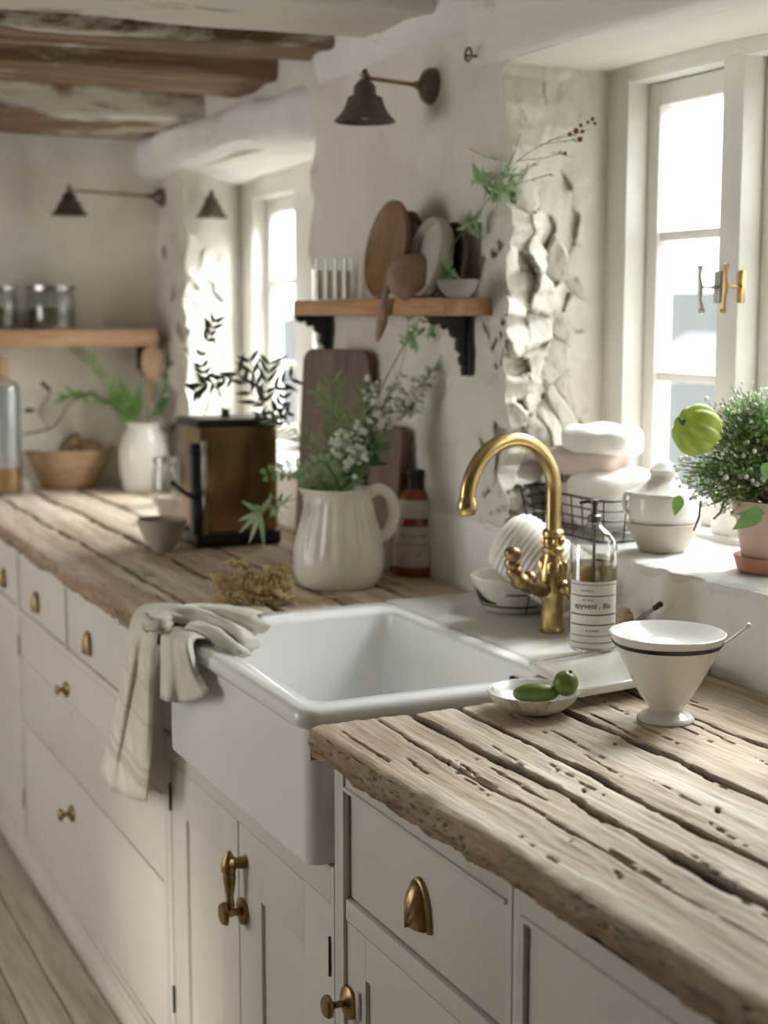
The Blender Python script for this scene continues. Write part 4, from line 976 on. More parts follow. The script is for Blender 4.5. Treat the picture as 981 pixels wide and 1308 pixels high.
# ------------------------------------------------------------------ cutting boards on the worktop
def cboard(name, label, cen_px, X, w, h, lean, mat, corner=.03, th=.02, rz=0):
    p = at(cen_px[0], cen_px[1], X=X); m = MB(); P = rrect(-w/2, w/2, 0, h, corner, 6)
    m.prism([(0, a, b) for a, b in P], (th, 0, 0))
    R = Matrix.Rotation(rz, 3, 'Z')@Matrix.Rotation(lean, 3, 'Y')
    for v in m.v: v.xyz = R@v + Vector((X, p.y, ZT+.004))
    o = m.build(name, MT[mat], loc=(X, p.y, ZT), smooth=False); md = o.modifiers.new('b', 'BEVEL'); md.width = .003; md.segments = 2
    tag(o, label, 'cutting board'); return o
hb = .52
cboard('cutting_board', 'tall dark brown cutting board leaning on the wall behind the brass urn', (415, 600), WX-.105, .200, at(425, 447, X=WX-.07).z-ZT, .08, 'darkwood', .03, rz=.42)
cboard('cutting_board', 'lower dark cutting board leaning on the wall behind the ribbed jug', (480, 640), WX-.07, .11, .31, .10, 'darkwood', .02, rz=.2)
# ------------------------------------------------------------------ wall lamps
def lamp(plate, tip, shade_r, shade_h, label, pn=(-1, 0, 0), plate_r=.036):
    e = empty('wall_lamp', plate, label, 'lamp', 'metal wall lamps')
    m = MB(); m.lathe([(plate_r, 0), (plate_r, .008), (plate_r*.9, .016), (plate_r*.55, .024), (.010, .028), (.008, .036), (0, .037)], plate, 28, axis=pn); m.build('wall_plate', MT['bronze'], e)
    pl_ = Vector(plate)+Vector(pn)*.03; t = Vector(tip)
    m = MB(); m.tube([pl_, pl_*.97+t*.03, t*.97+pl_*.03, t], .0042, 10); m.ball(t, .008, 10); m.ball(pl_+(t-pl_)*.06, .008, 10); m.build('arm', MT['brass_old'], e)
    m = MB(); h = shade_h; r = shade_r
    pr = [(.004, .02), (.006, .012), (.010, .010), (.008, 0), (.014, -.004), (.021, -.012), (.023, -.030), (.027, -.034), (r*.56, -h*.42), (r*.62, -h*.58), (r*.72, -h*.74), (r*.86, -h*.87), (r, -h*.97), (r, -h), (r*.96, -h), (r*.82, -h*.85), (r*.68, -h*.72), (r*.5, -h*.4), (.018, -.034), (0, -.03)]
    m.lathe(pr, t+Vector((0, 0, -.004)), 40, capb=False, capt=False); m.build('lamp_shade', MT['bronze'], e, ang=50)
    m = MB(); m.ball(t+Vector((0, 0, -h*.72)), .017, 14, sc=(1, 1, 1.3)); m.build('bulb', flat('bulb_glass', (.7,.68,.6), .2), e)
pa = at(549, 110, X=WX-.008); ti = at(466, 99, Y=pa.y)
lamp(pa+Vector((.006, 0, 0)), ti, 39.5*mpp(ti), 53*mpp(ti), 'bronze bell wall lamp above the small shelf, nearest the viewer')
pa = Vector((WX-.004, YB-.09, at(190, 256, X=WX).z)); ti = at(88, 243, Y=YB-.15); lamp(pa, ti, 24*mpp(ti), 30*mpp(ti), 'small wall lamp on a long arm in front of the back wall', plate_r=.028)
ti = at(270, 249, Y=4.34); lamp(Vector((ti.x+.015, 4.50, ti.z-.01)), ti, 21.5*mpp(ti), 27*mpp(ti), 'small dark wall lamp at the left side of the far window', pn=(0, -1, 0), plate_r=.028)
# eye ring screwed to the wall
c = at(603, 70, X=WX-.03); m = MB(); m.tube([c+Vector((-.008, .012*cos(a*pi/8), .012*sin(a*pi/8))) for a in range(17)], .0025, 8); m.tube([c+Vector((.02, .01, 0)), c+Vector((-.008, .012, 0))], .003, 8)
o = m.build('screw_ring', MT['bronze'], loc=c); tag(o, 'small ring screwed into the whitewashed wall right of the nearest lamp', 'ring')
# ------------------------------------------------------------------ things on the near sill
sp_ = at(846, 703, Z=SILL+.005); k = mpp(sp_)
m = MB(); m.lathe([(a*k, h*k) for a, h in ((0, 0), (28, 0), (30, 2), (40, 20), (47, 34), (48, 37), (46.5, 37.5), (42, 28), (30, 10), (0, 6))], sp_, 56)
o = m.build('stone_bowl', MT['stoneware'], loc=sp_, ang=60); tag(o, 'grey-beige bowl on the window sill with a white jar nested in it', 'bowl')
e = empty('lidded_jar', sp_+Vector((0, 0, .012)), 'round white lidded jar sitting in the beige bowl on the window sill', 'jar')
m = MB(); m.lathe([(a*k, h*k) for a, h in ((0, 10), (25, 10), (38, 28), (43, 40), (44, 52), (43.5, 68), (42, 73), (39, 75), (0, 75))], sp_, 56); m.build('body', MT['white_glaze'], e, ang=60)
m = MB(); m.lathe([(a*k, h*k) for a, h in ((42, 73.5), (42, 75.5), (33, 80), (24, 86), (18, 92), (17, 97), (19, 101), (20, 104), (14, 108), (10, 112), (6, 114), (0, 114))], sp_, 56, rfun=lambda a, h: 1+(.012*cos(40*a) if h < 92*k else 0)); m.build('lid', MT['white_glaze'], e, ang=60)
m = MB(); q = sp_-RT*(42*k)+Vector((0, 0, 60*k)); m.tube(crom([q+Vector((0,0,13*k)), q-RT*(7*k)+Vector((0,0,12*k)), q-RT*(8*k)-Vector((0,0,4*k)), q-Vector((0,0,14*k))], 4), .0035, 8); m.build('handle', MT['white_glaze'], e)
# wire basket with folded cloths
bc = Vector((1.540, 2.30, SILL+.006)); 
e = empty('wire_basket', bc, 'wire basket with folded white and pink cloths in the corner of the near window sill', 'basket')
m = MB(); bw_, bd, bh = .09, .14, .075
for z in (0, .02, .038, .056, bh):
    f = 1+.12*z/bh; P = rrect(bc.x-bw_*f, bc.x+bw_*f*.9, bc.y-bd*f, bc.y+bd*f*.8, .02, 4); P.append(P[0]); m.tube([(a, b_, bc.z+z) for a, b_ in P], .0016 if z not in (0, bh) else .0024, 6, cap=False)
for i in range(9):
    y = bc.y-bd+i*bd*2*.9/8
    for x in (bc.x-bw_, bc.x+bw_*.9): m.tube([(x, y, bc.z), (bc.x+(x-bc.x)*1.12, bc.y+(y-bc.y)*1.12, bc.z+bh)], .0014, 5)
for i in range(5):
    x = bc.x-bw_+i*bw_*1.9/4
    for y in (bc.y-bd, bc.y+bd*.8): m.tube([(x, y, bc.z), (bc.x+(x-bc.x)*1.12, bc.y+(y-bc.y)*1.12, bc.z+bh)], .0014, 5)
m.tube(crom([(bc.x-.05, bc.y+.06, bc.z+bh), (bc.x-.06, bc.y+.04, bc.z+.13), (bc.x-.05, bc.y, bc.z+.145)], 6), .0022, 6)
m.build('wire_frame', MT['iron'], e)
def fold(c, sx, sy, sz, mat, label, rz=0):
    m = MB(); n = 24
    def fn(u, v):
        a = 2*pi*u; ca, sa = cos(a), sin(a); t = v*pi-pi/2
        x = sx*(abs(ca)**.6)*(1 if ca > 0 else -1); z = sz*(abs(sa)**.7)*(1 if sa > 0 else -1)
        y = sy*math.copysign(abs(sin(t))**.7, sin(t)); f = abs(cos(t))**.35
        p = Vector((x*f, y, z*f)); p += noise.noise_vector(p*22+Vector(c)*5)*.007; p.z += .004*sin(p.y*60+x*30)
        return Matrix.Rotation(rz, 3, 'Z')@p+Vector(c)
    m.grid(fn, n, n); o = m.build('folded_cloth', MT[mat], loc=c, ang=0); tag(o, label, 'cloth', 'cloths in the wire basket')
MT['pinklinen'] = paint('pink_linen', (.62,.50,.44), (.70,.585,.53), .9, 20, .4, 400, spec=.1)
fold((bc.x, bc.y-.045, bc.z+.062), .078, .075, .055, 'twine', 'white folded cloth in the wire basket, on the side near the jar')
fold((bc.x, bc.y+.05, bc.z+.05), .07, .06, .045, 'pinklinen', 'pink folded cloth low in the wire basket', .2)
fold((bc.x-.01, bc.y+.03, bc.z+.125), .06, .075, .026, 'pinklinen', 'dusty pink cloth lying across the middle of the basket', .4)
fold((bc.x, bc.y+.005, bc.z+.165), .055, .07, .028, 'twine', 'rolled white cloth on top of the pile in the wire basket', .5)
m = MB(); c = at(722, 578, X=bc.x-.02); m.box(c.x-.015, c.x+.02, c.y-.018, c.y+.018, c.z-.014, c.z+.014, b=.005)
o = m.build('soap_bar', MT['scoop'], loc=c); tag(o, 'small brown soap block on top of the cloths in the basket', 'soap')
# ------------------------------------------------------------------ ribbed roll, patterned bowl, brush behind the tap
W0 = 2.60
pxp = lambda u, v, w: EYEP+(FW+RT*((u-CX)/FPX)-UP*((v-CY)/FPX))*w
a = pxp(640, 682, W0); b_ = pxp(738, 752, W0-.05)
ax = (b_-a); L = ax.length; k = mpp((a+b_)/2); R = 43*k
m = MB(); n = 110
prr = [(0, -.004), (R*.25, -.001), (R*.45, .001)]+[(R*(min(1, .45+.55*math.sqrt(1-(1-min(1, i/22))**2)))*(1+.028*sin(i*.95)), .002+(L-.002)*i/n) for i in range(n+1)]+[(R*.8, L+.006), (0, L+.006)]
m.lathe(prr, a, 44, axis=ax, rfun=lambda t, h: 1+.012*sin(3*t+h*60), capb=False, capt=False)
print('roll', a, b_, R, min(v.z for v in m.v), max(v.x for v in m.v))
o = m.build('cord_roll', MT['twine'], loc=a, ang=0); tag(o, 'big roll of ribbed white cord leaning behind the brass tap', 'roll')
pb = at(657, 778, Z=ZS); k = mpp(pb)
MT['scribble'] = mottled('brush_pattern_glaze', (.72,.69,.62), (.08,.07,.06), 9, .36)
m = MB(); m.lathe([(a*k, h*k) for a, h in ((0, 0), (36, 0), (40, 2), (46, 14), (54, 34), (57, 44), (55, 45), (50, 32), (38, 10), (0, 6))], pb, 48)
e = empty('patterned_bowl', pb, 'cream bowl with dark brush strokes behind the lever of the brass tap', 'bowl'); m.build('bowl', MT['cream_glaze'], e, ang=60)
fa = facing(pb); rb = lambda h: (40+ (h/k)*.42)*k+.0008
m = MB()
band(m, pb, 0, 9*k, 11.5*k, fa-1.3, fa+.7, 24, 0, rb); band(m, pb, 0, 26*k, 28*k, fa-.2, fa+1.0, 16, 0, rb); band(m, pb, 0, 2*k, 28*k, fa+.34, fa+.38, 3, 0, rb)
m.grid(lambda u, v: Vector((pb.x+rb((13+20*(1-u)*v+3*v)*k)*cos(fa-1.25+.75*u), pb.y+rb((13+20*(1-u)*v+3*v)*k)*sin(fa-1.25+.75*u), pb.z+(13+20*(1-u)*v*(1-u)+3*v)*k)), 12, 4)
m.build('brush_pattern', MT['ink'], e, ang=0)
# dish brush behind soap
c = at(797, 822, Z=ZS+.0); k = mpp(c); m = MB()
e = empty('dish_brush', c, 'wooden scrubbing brush with a dark tipped handle leaning behind the soap bottle', 'brush')
m.lathe([(a*k, h*k) for a, h in ((0, 0), (11, 0), (13, 8), (13, 30), (10, 40), (5, 46), (0, 47))], c, 24); m.build('brush_head', MT['bowlwood'], e)
m = MB(); h0 = c+Vector((0, 0, 18*k)); h1 = at(843, 772, X=c.x+.01); m.tube([h0, h0*.5+h1*.5, h1], [.003, .0032, .004], 8); m.build('handle', MT['steel'], e)
m = MB(); m.tube([h1+(h0-h1)*.14, h1], .0048, 8); m.ball(h1, .0055, 8); m.build('handle_tip', MT['black'], e)
c = at(903, 862, Z=ZT); m = MB(); m.ball(c+Vector((.05, .02, .014)), .018, 16, sc=(1.3, 1.1, .8)); o = m.build('pebble', MT['bowlwood'], loc=c); tag(o, 'brown pebble against the wall behind the footed bowl', 'pebble')
# ------------------------------------------------------------------ plants
random.seed(21)
def rv(s=1): return Vector((rnd(-s, s), rnd(-s, s), rnd(-s, s)))
mouth = jp+Vector((0, 0, 118*mpp(jp))); KJ = mpp(jp)
def jpt(u, v, dd=0):   # point on the vertical plane through the jug facing the camera, shifted dd metres away
    d = FW+RT*((u-CX)/FPX)-UP*((v-CY)/FPX); w = (jp-EYEP).dot(FW)+dd; return EYEP+d*w
def sprig(name, label, pts, kind, col, stemcol='stem', leaf=(.03, .004), nleaf=30, flowers=0, cat='sprig', root=None, start=.15, group='sprigs in the ribbed jug', r0=.0018, spread=.8, fl=.0066):
    P = crom(pts, 10); root = empty(name, P[0], label, cat, group)
    s = MB(); s.tube(P, [r0*(1-.7*i/(len(P)-1)) for i in range(len(P))], 6); s.build('stem', MT[stemcol], root)
    l = MB(); f = MB(); nP = len(P)
    for i in range(nleaf):
        t = start+(1-start)*(i+.5)/nleaf; q = t*(nP-1); j = min(int(q), nP-2); p = P[j].lerp(P[j+1], q-j); T = (P[j+1]-P[j]).normalized()
        if kind == 'fern':      # pinnate: side axes carrying many needles
            for sd in (-1, 1):
                side = (T.cross(FW).normalized()*sd+T*.55+rv(.18)).normalized(); Lx = leaf[0]*(1.15-.85*t)*rnd(.8, 1.1)
                for q2 in range(7):
                    b0 = p+side*Lx*(q2/7); 
                    for sg in (-1, 1):
                        dv = (side*.8+T*.5*sg+rv(.15)+Vector((0,0,-.1))).normalized(); l.leaf(b0, dv, FW+rv(.3), leaf[0]*.34*(1-q2/9), leaf[1], pts=2)
        elif kind == 'palm':    # long narrow blades
            for sd in (-1, 1):
                dv = (T.cross(FW).normalized()*sd*spread+T*.8+rv(.2)).normalized(); l.leaf(p, dv, FW+rv(.3), leaf[0]*rnd(.7, 1.1)*(1.1-.6*t), leaf[1], pts=4, curl=.25)
        elif kind == 'leafy':
            for c_ in range(2):
                dv = (T*.6+rv(1)).normalized(); l.leaf(p, dv, rv(1), leaf[0]*rnd(.6, 1.1), leaf[1]*rnd(.7, 1.1), pts=4)
        elif kind == 'cluster':
            if i % 3 == 0:
                for c_ in range(9): dv = (T*.7+rv(1)).normalized(); l.leaf(p+rv(.006), dv, rv(1), leaf[0]*rnd(.5, 1.1), leaf[1]*rnd(.7, 1.1), pts=3)
    for i in range(flowers):
        t = rnd(start, 1)**.8; j = min(int(t*(nP-1)), nP-2); p = P[j]+rv(.018)
        f.tube([P[j], p], .0005, 4); 
        for q in range(2): f.ball(p+rv(.005)*q, fl*rnd(.65, 1.05), 7, sc=(1, 1, .8))
    if l.v: l.build('foliage', MT[col], root, ang=0)
    if f.v: f.build('blossoms', MT['petal'], root)
    return root
M0 = mouth
sprig('green_frond', 'bright feathery frond rising straight up in the middle of the ribbed jug', [M0+Vector((0,0,-.12)), M0, jpt(428, 560), jpt(425, 485)], 'palm', 'bright', leaf=(.075, .0045), nleaf=22, start=.3)
sprig('green_frond', 'feathery frond leaning right of the middle of the ribbed jug', [M0+Vector((.004,0,-.12)), M0+RT*.01, jpt(450, 570), jpt(468, 495)], 'palm', 'green', leaf=(.07, .0045), nleaf=20, start=.3)
sprig('green_frond', 'wispy frond reaching up left toward the dark cutting board', [M0+Vector((-.004,0,-.12)), M0-RT*.01, jpt(400, 570, -.03), jpt(345, 535, -.04)], 'palm', 'dusty', leaf=(.06, .004), nleaf=18, start=.35)
sprig('green_frond', 'soft frond spreading low to the left over the jug rim', [M0+Vector((-.006,0,-.12)), M0-RT*.02, jpt(385, 600, -.05), jpt(335, 607, -.07)], 'fern', 'green', leaf=(.045, .004), nleaf=10, start=.3)
sprig('green_frond', 'dense low frond hanging over the front of the jug mouth', [M0+Vector((0,-.004,-.12)), M0, jpt(425, 605, -.04), jpt(408, 590, -.06), jpt(380, 612, -.07)], 'fern', 'soft', leaf=(.04, .004), nleaf=11, start=.3)
sprig('green_frond', 'broad wispy frond standing behind the others, left of the white blossoms', [M0+Vector((0,.006,-.12)), M0, jpt(440, 560, .03), jpt(405, 500, .03)], 'palm', 'soft', leaf=(.07, .0045), nleaf=22, start=.3)
sprig('green_frond', 'light green frond leaning right among the white blossom sprays', [M0+Vector((0,.006,-.12)), M0+RT*.01, jpt(470, 570, .03), jpt(500, 520, .02)], 'palm', 'soft', leaf=(.06, .0045), nleaf=20, start=.3)
sprig('leafy_sprig', 'bushy green leaves filling the mouth of the ribbed jug', [M0+Vector((0,.004,-.12)), M0, jpt(445, 590, .02), jpt(455, 548, .02)], 'leafy', 'green', leaf=(.035, .012), nleaf=60, start=.42)
sprig('leafy_sprig', 'grey green leaves below the white blossoms on the right of the jug', [M0+Vector((0,.006,-.12)), M0+RT*.012, jpt(462, 585, .0), jpt(492, 560, .0)], 'leafy', 'dusty', leaf=(.035, .014), nleaf=36, start=.42)
wf_ = [([jpt(470, 560), jpt(520, 510), jpt(565, 462)], 'long white blossom spray pointing up right from the jug', 46), ([jpt(455, 560), jpt(490, 520), jpt(512, 478)], 'white blossom spray just left of the long right one', 26),
       ([jpt(450, 580), jpt(475, 540), jpt(540, 520)], 'white blossom spray bending flat to the right from the jug', 34), ([jpt(440, 590, -.03), jpt(430, 575, -.04), jpt(448, 548, -.04)], 'short white blossom spray in front of the fronds', 26),
       ([jpt(445, 600, -.03), jpt(445, 580, -.05), jpt(460, 585, -.06)], 'tiny white blossom spray hanging at the front of the jug mouth', 18), ([jpt(460, 575), jpt(478, 530), jpt(472, 480)], 'upright white blossom spray behind the fronds', 22)]
for (pp, lab, nf) in wf_:
    sprig('white_flower_sprig', lab, [M0+Vector((0,0,-.12)), M0+RT*rnd(0, .015)]+pp, 'leafy', 'dusty', leaf=(.022, .006), nleaf=22, flowers=int(nf*1.25), start=.45, r0=.0013)
# drooping pale lily sprig
P = [M0+Vector((0,0,-.1)), M0-RT*.03, jpt(370, 640, -.06), jpt(333, 652, -.08)]
sprig('pale_sprig', 'pale green sprig with narrow petals drooping left below the jug rim', P, 'leafy', 'soft', leaf=(.04, .008), nleaf=12, start=.7, r0=.0016)
m = MB(); c = jpt(332, 654, -.08); 
for d, L in ((-RT*.35-UP, .07), (-UP+RT*.12, .075), (-RT-UP*.4, .05), (RT*.3+UP*.4, .04), (-RT+UP*.6, .045), (-UP*.9-RT*.9, .06)): m.leaf(c, d, -FW, L, .011, curl=.1)
o = m.build('pale_blossom', MT['soft'], loc=c, ang=0); tag(o, 'pale green lily blossom at the tip of the drooping sprig', 'flower')
# tall arching branch
bdd = lambda u: -.42*max(0, min(1, (u-470)/240))
tb = [M0+Vector((0,.004,-.12)), M0+RT*.006]+[jpt(u, v, bdd(u)) for u, v in ((468, 540), (500, 470), (540, 400), (575, 320), (618, 262), (668, 200), (758, 156))]
P = crom(tb, 10); root = empty('tall_branch', P[0], 'tall arching branch rising from the jug past the small shelf, tipped with dark red buds', 'branch', 'sprigs in the ribbed jug')
s = MB(); s.tube(P, [.0019*(1-.75*i/(len(P)-1)) for i in range(len(P))], 6)
l = MB(); bud = MB()
for (u, v, cnt, sz) in ((540, 425, 12, .04), (552, 408, 10, .035), (525, 435, 8, .03), (575, 350, 16, .045), (562, 362, 8, .035), (600, 285, 16, .04), (618, 235, 18, .04), (640, 245, 20, .045), (650, 225, 12, .035), (605, 290, 8, .03)):
    c = jpt(u, v, bdd(u)); j = min(range(len(P)), key=lambda i: (P[i]-c).length); s.tube([P[j], (P[j]+c)/2+rv(.004), c], .0008, 5)
    for q in range(cnt): l.leaf(c+rv(.010), (c-P[j])*4+rv(1), rv(1), sz*rnd(.5, 1), .014*rnd(.6, 1), pts=4)
for (u, v, u2, v2) in ((660, 205, 720, 195), (690, 185, 738, 178), (640, 240, 705, 222), (650, 230, 690, 205), (600, 190, 640, 205), (700, 180, 752, 165), (705, 195, 725, 200), (640, 230, 665, 170)):
    a = jpt(u, v, bdd(u)); b_ = jpt(u2, v2, bdd(u2)); s.tube([a, (a+b_)/2+rv(.004), b_], .0007, 5)
    for q in range(6): l.leaf(a.lerp(b_, rnd(.3, 1)), (b_-a)+rv(.05), rv(1), .014, .004, pts=3)
for (u, v) in ((757, 152), (751, 156), (760, 158), (742, 160), (744, 168), (736, 167), (741, 178), (728, 172), (722, 196)): bud.ball(jpt(u, v, bdd(u)), .0042*rnd(.8, 1.3), 7); 
s.build('stem', MT['stem'], root); l.build('foliage', MT['soft'], root, ang=0); bud.build('buds', MT['wine'], root)
# little white flower spike in front of shelf
sprig('white_flower_sprig', 'thin sprig with a white flower spike rising in front of the small shelf', [M0, jpt(470, 560), jpt(512, 470), jpt(522, 400), jpt(519, 352)], 'cluster', 'soft', leaf=(.03, .008), nleaf=12, flowers=0, start=.6, r0=.0011)
m = MB()
for i in range(12): m.ball(jpt(519+rnd(-3, 3), 352+i*3.4), .0042, 7)
o = m.build('flower_spike', MT['petal'], loc=jpt(519, 372)); tag(o, 'small white flower spike crossing the front edge of the small shelf', 'flower')
# eucalyptus-like round leaves
sprig('round_leaf_sprig', 'sprig with rounded blue-green leaves below the white sprays', [M0+Vector((0,0,-.1)), M0+RT*.015, jpt(475, 590, .01), jpt(482, 570, 0)], 'cluster', 'dusty', leaf=(.04, .032), nleaf=4, start=.6)
# dark ferny sprig on the left (olive-black leaves against the far window)
dpt = lambda u, v: jpt(u, v, .12)
P = [M0+Vector((0,.01,-.1)), M0-RT*.02+Vector((0,.02,.01)), dpt(372, 545), dpt(345, 525)]
root = sprig('dark_leaf_branch', 'thin branch of narrow dark leaves silhouetted against the far window, left of the jug', P, 'x', 'darkleaf', stemcol='twig', r0=.0016)
l = MB(); s = MB()
def darkfan(u, v, u2, v2, n, L, w=.0105):
    a, b_ = dpt(u, v), dpt(u2, v2); s.tube([a, (a+b_)/2+rv(.003), b_], .0010, 5)
    for i in range(n):
        t = (i+.5)/n; p = a.lerp(b_, t); T = (b_-a).normalized()
        for sd in (-1, 1): l.leaf(p, T*.8+T.cross(FW).normalized()*sd*.8+rv(.25), FW+rv(.4), L*rnd(.8, 1.25), w, pts=4, curl=.15)
darkfan(372, 545, 330, 510, 3, .03); darkfan(335, 520, 345, 460, 5, .042); darkfan(335, 520, 300, 472, 4, .042); darkfan(345, 500, 375, 480, 3, .035); darkfan(330, 500, 318, 455, 3, .04)
darkfan(300, 480, 262, 492, 5, .028); darkfan(262, 492, 248, 500, 3, .03); darkfan(262, 490, 258, 465, 3, .026); darkfan(262, 440, 275, 408, 4, .026); darkfan(250, 470, 262, 438, 1, .016)
darkfan(350, 540, 362, 505, 4, .022); darkfan(340, 545, 332, 528, 3, .02); darkfan(345, 540, 370, 525, 3, .02)
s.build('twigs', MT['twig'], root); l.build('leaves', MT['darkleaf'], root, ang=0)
# dried yellow umbels lying on the worktop
random.seed(5)
fc = at(322, 772, Z=ZT); K = mpp(fc)
df = empty('dried_flowers', fc, 'bunch of dried yellow umbel flowers lying on the worktop beside the sink', 'dried flowers')
s = MB(); f = MB(); base = at(372, 768, Z=ZT+.008)
for i in range(46):
    u = rnd(272, 374); v = rnd(718, 765)
    dpth = rnd(-.03, .03); d = FW+RT*((u-CX)/FPX)-UP*((v-CY)/FPX); w = (fc-EYEP).dot(FW)+dpth; c = EYEP+d*w
    c.z = max(c.z, ZT+.012)
    s.tube([base+rv(.004), (base+c)/2+rv(.01), c], .0008, 5)
    for j in range(22):
        q = rv(1).normalized()*rnd(.004, .013); q.z = abs(q.z)*.8; s.tube([c-Vector((0,0,.006)), c+q], .0004, 3); f.ball(c+q, .0030*rnd(.7, 1.2), 6)
for i in range(170):
    u = rnd(270, 362); v = rnd(732, 776); d = FW+RT*((u-CX)/FPX)-UP*((v-CY)/FPX); w = (fc-EYEP).dot(FW)+rnd(-.02, .02); c = EYEP+d*w; c.z = max(c.z, ZT+.004)
    s.tube([c, c+Vector((rnd(-.004, .004), 0, -min(.02, c.z-ZT-.002)))], .0009, 4); f.ball(c, .0032, 6)
for q in ((440, 762), (425, 766), (410, 772), (385, 778)): s.tube([base+rv(.005), (base+at(*q, Z=ZT+.004))/2+Vector((0,0,.004)), at(*q, Z=ZT+.004)], .0014, 6)
s.build('stalks', MT['drystem'], df); f.build('flower_heads', MT['dry'], df)
# vase contents at the far end
random.seed(31)
vm = VP+Vector((0, 0, 84*VK))
def vpt(u, v, dd=0):
    d = FW+RT*((u-CX)/FPX)-UP*((v-CY)/FPX); w = (VP-EYEP).dot(FW)+dd; return EYEP+d*w
sprig('green_frond', 'long fern frond arching up left out of the white vase toward the back shelf', [vm+Vector((0,0,-.08)), vm, vpt(158, 510), vpt(125, 470), vpt(88, 437)], 'palm', 'bright', leaf=(.05, .007), nleaf=26, start=.35, group='stems in the white vase', spread=.9)
sprig('green_frond', 'low leafy frond bending left out of the white vase', [vm+Vector((0,0,-.08)), vm-RT*.01, vpt(155, 515, -.03), vpt(110, 505, -.04), vpt(80, 508, -.04)], 'leafy', 'green', leaf=(.045, .014), nleaf=30, start=.35, group='stems in the white vase')
m_ = MB(); 
for (u, v, u2, v2, W) in ((165, 543, 138, 490, .05), (175, 540, 150, 480, .04), (172, 535, 178, 490, .04), (205, 535, 213, 478, .022), (195, 535, 222, 495, .03)):
    a, b_ = vpt(u, v), vpt(u2, v2); m_.leaf(a, b_-a, -FW, (b_-a).length, W, fold=.25, curl=.1)
o = m_.build('broad_leaves', MT['green'], loc=vm, ang=0); tag(o, 'broad green leaves standing in the mouth of the white vase', 'leaves')
sprig('wild_flower_sprig', 'small sprig with blue-grey leaves leaning right out of the white vase', [vm+Vector((0,0,-.08)), vm+RT*.01, vpt(208, 505), vpt(238, 470)], 'leafy', 'dusty', leaf=(.03, .008), nleaf=16, start=.4, flowers=8, group='stems in the white vase')
P = crom([vm+Vector((0,0,-.06)), vm-RT*.02, vpt(120, 505, -.05), vpt(90, 515, -.05), vpt(68, 545, -.06), vpt(30, 555, -.06)], 6)
root = empty('bare_twig', P[0], 'curved bare twig with two small leaves reaching left of the white vase', 'twig'); m_ = MB(); m_.tube(P, .003, 6); m_.tube([P[-6], vpt(50, 525, -.06), vpt(65, 500, -.06)], .0015, 5); m_.build('stem', MT['twig'], root)
m_ = MB()
for (u, v, d, L) in ((52, 487, RT*.3-UP*.3, .035), (30, 525, RT*.9+UP*.1, .04), (12, 522, RT, .02), (65, 500, -RT*.4+UP*.4, .03)): m_.leaf(vpt(u, v, -.06), d, -FW, L, .016)
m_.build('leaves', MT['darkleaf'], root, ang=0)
# wooden spoon in the vase
e = empty('wooden_spoon', vm, 'pale wooden spoon standing bowl up in the white vase', 'spoon'); m_ = MB()
c = vpt(194, 464); m_.ball(c, 1, 16, sc=(14*VK, 5*VK, 24*VK), Q=Matrix((RT, Vector((FW.x, FW.y, 0)).normalized(), Vector((0, 0, 1)))).transposed()); m_.build('spoon_bowl', MT['lightwood'], e)
m_ = MB(); m_.tube([vm+Vector((0,0,-.08)), vpt(189, 530), vpt(191, 484)], [.005, .005, .006], 8); m_.build('handle', MT['lightwood'], e)
# ------------------------------------------------------------------ terracotta pot with herb bush on the near sill
random.seed(41)
tp = at(990, 722, Z=SILL+.014); k = mpp(tp)
pot = empty('potted_herb', tp, 'pale terracotta pot of bushy herb with tiny white flowers at the right of the sill', 'plant')
MT['paleterra'] = paint('limed_terracotta', (.56,.40,.31), (.68,.54,.45), .85, 8, .2, 90)
m = MB(); m.lathe([(a*k, h*k) for a, h in ((0, 0), (40, 0), (41, 3), (51, 60), (54, 62), (57, 84), (54, 85), (50, 78), (0, 72))], tp, 48); m.build('pot', MT['paleterra'], pot, ang=50)
m = MB(); m.lathe([(a*k, h*k) for a, h in ((0, -6), (45, -6), (48, -4), (53, 13), (50, 14), (44, 2), (0, 1))], tp, 48)
o = m.build('plant_saucer', MT['terracotta'], loc=tp-Vector((0,0,6*k)), ang=50); tag(o, 'orange terracotta saucer under the pale herb pot on the window sill', 'saucer')
tpt = lambda u, v, dd=0: EYEP+(FW+RT*((u-CX)/FPX)-UP*((v-CY)/FPX))*((tp-EYEP).dot(FW)+dd)
s = MB(); l = MB(); f = MB(); T0 = tp+Vector((0, 0, 74*k))
lobes = [(985, 545, 48), (938, 545, 46), (925, 585, 46), (898, 612, 38), (930, 630, 34), (945, 520, 34), (975, 515, 26), (960, 600, 45), (1000, 590, 50), (1030, 560, 50), (950, 525, 25), (1060, 600, 45), (895, 600, 22), (975, 640, 30), (1010, 530, 25)]
tips = []
for (u, v, r) in lobes:
    for q in range(int(r*1.5)):
        a = rnd(0, 2*pi); rr = r*math.sqrt(rnd(0.02, 1)); p = tpt(u+rr*cos(a), v+rr*sin(a)*.95, rnd(-.05, .05)); p.y = min(p.y, WP*10); p.x = min(p.x, WP-.03)
        tips.append(p)
for i, p in enumerate(tips):
    base_ = T0+Vector((rnd(-.015, .015), rnd(-.015, .015), 0)); mid = base_.lerp(p, .55)+Vector((0, 0, .02))+rv(.008); P = crom([base_, mid, p], 5)
    if i % 5 == 0: s.tube(P, [.0014, .0013, .0012, .0011, .001, .0009, .0008, .0008, .0007, .0006, .0005], 4)
    else: s.tube(P[7:], .0006, 4)
    for j in range(9):
        t = rnd(.62, 1); q = P[min(int(t*10), 10)]; l.leaf(q+rv(.004), (p-base_)*3+rv(.6), rv(1), rnd(.008, .015), rnd(.0025, .0042), pts=2)
    if i % 2 == 0: f.ball(p+rv(.008), .0042*rnd(.6, 1.2), 6)
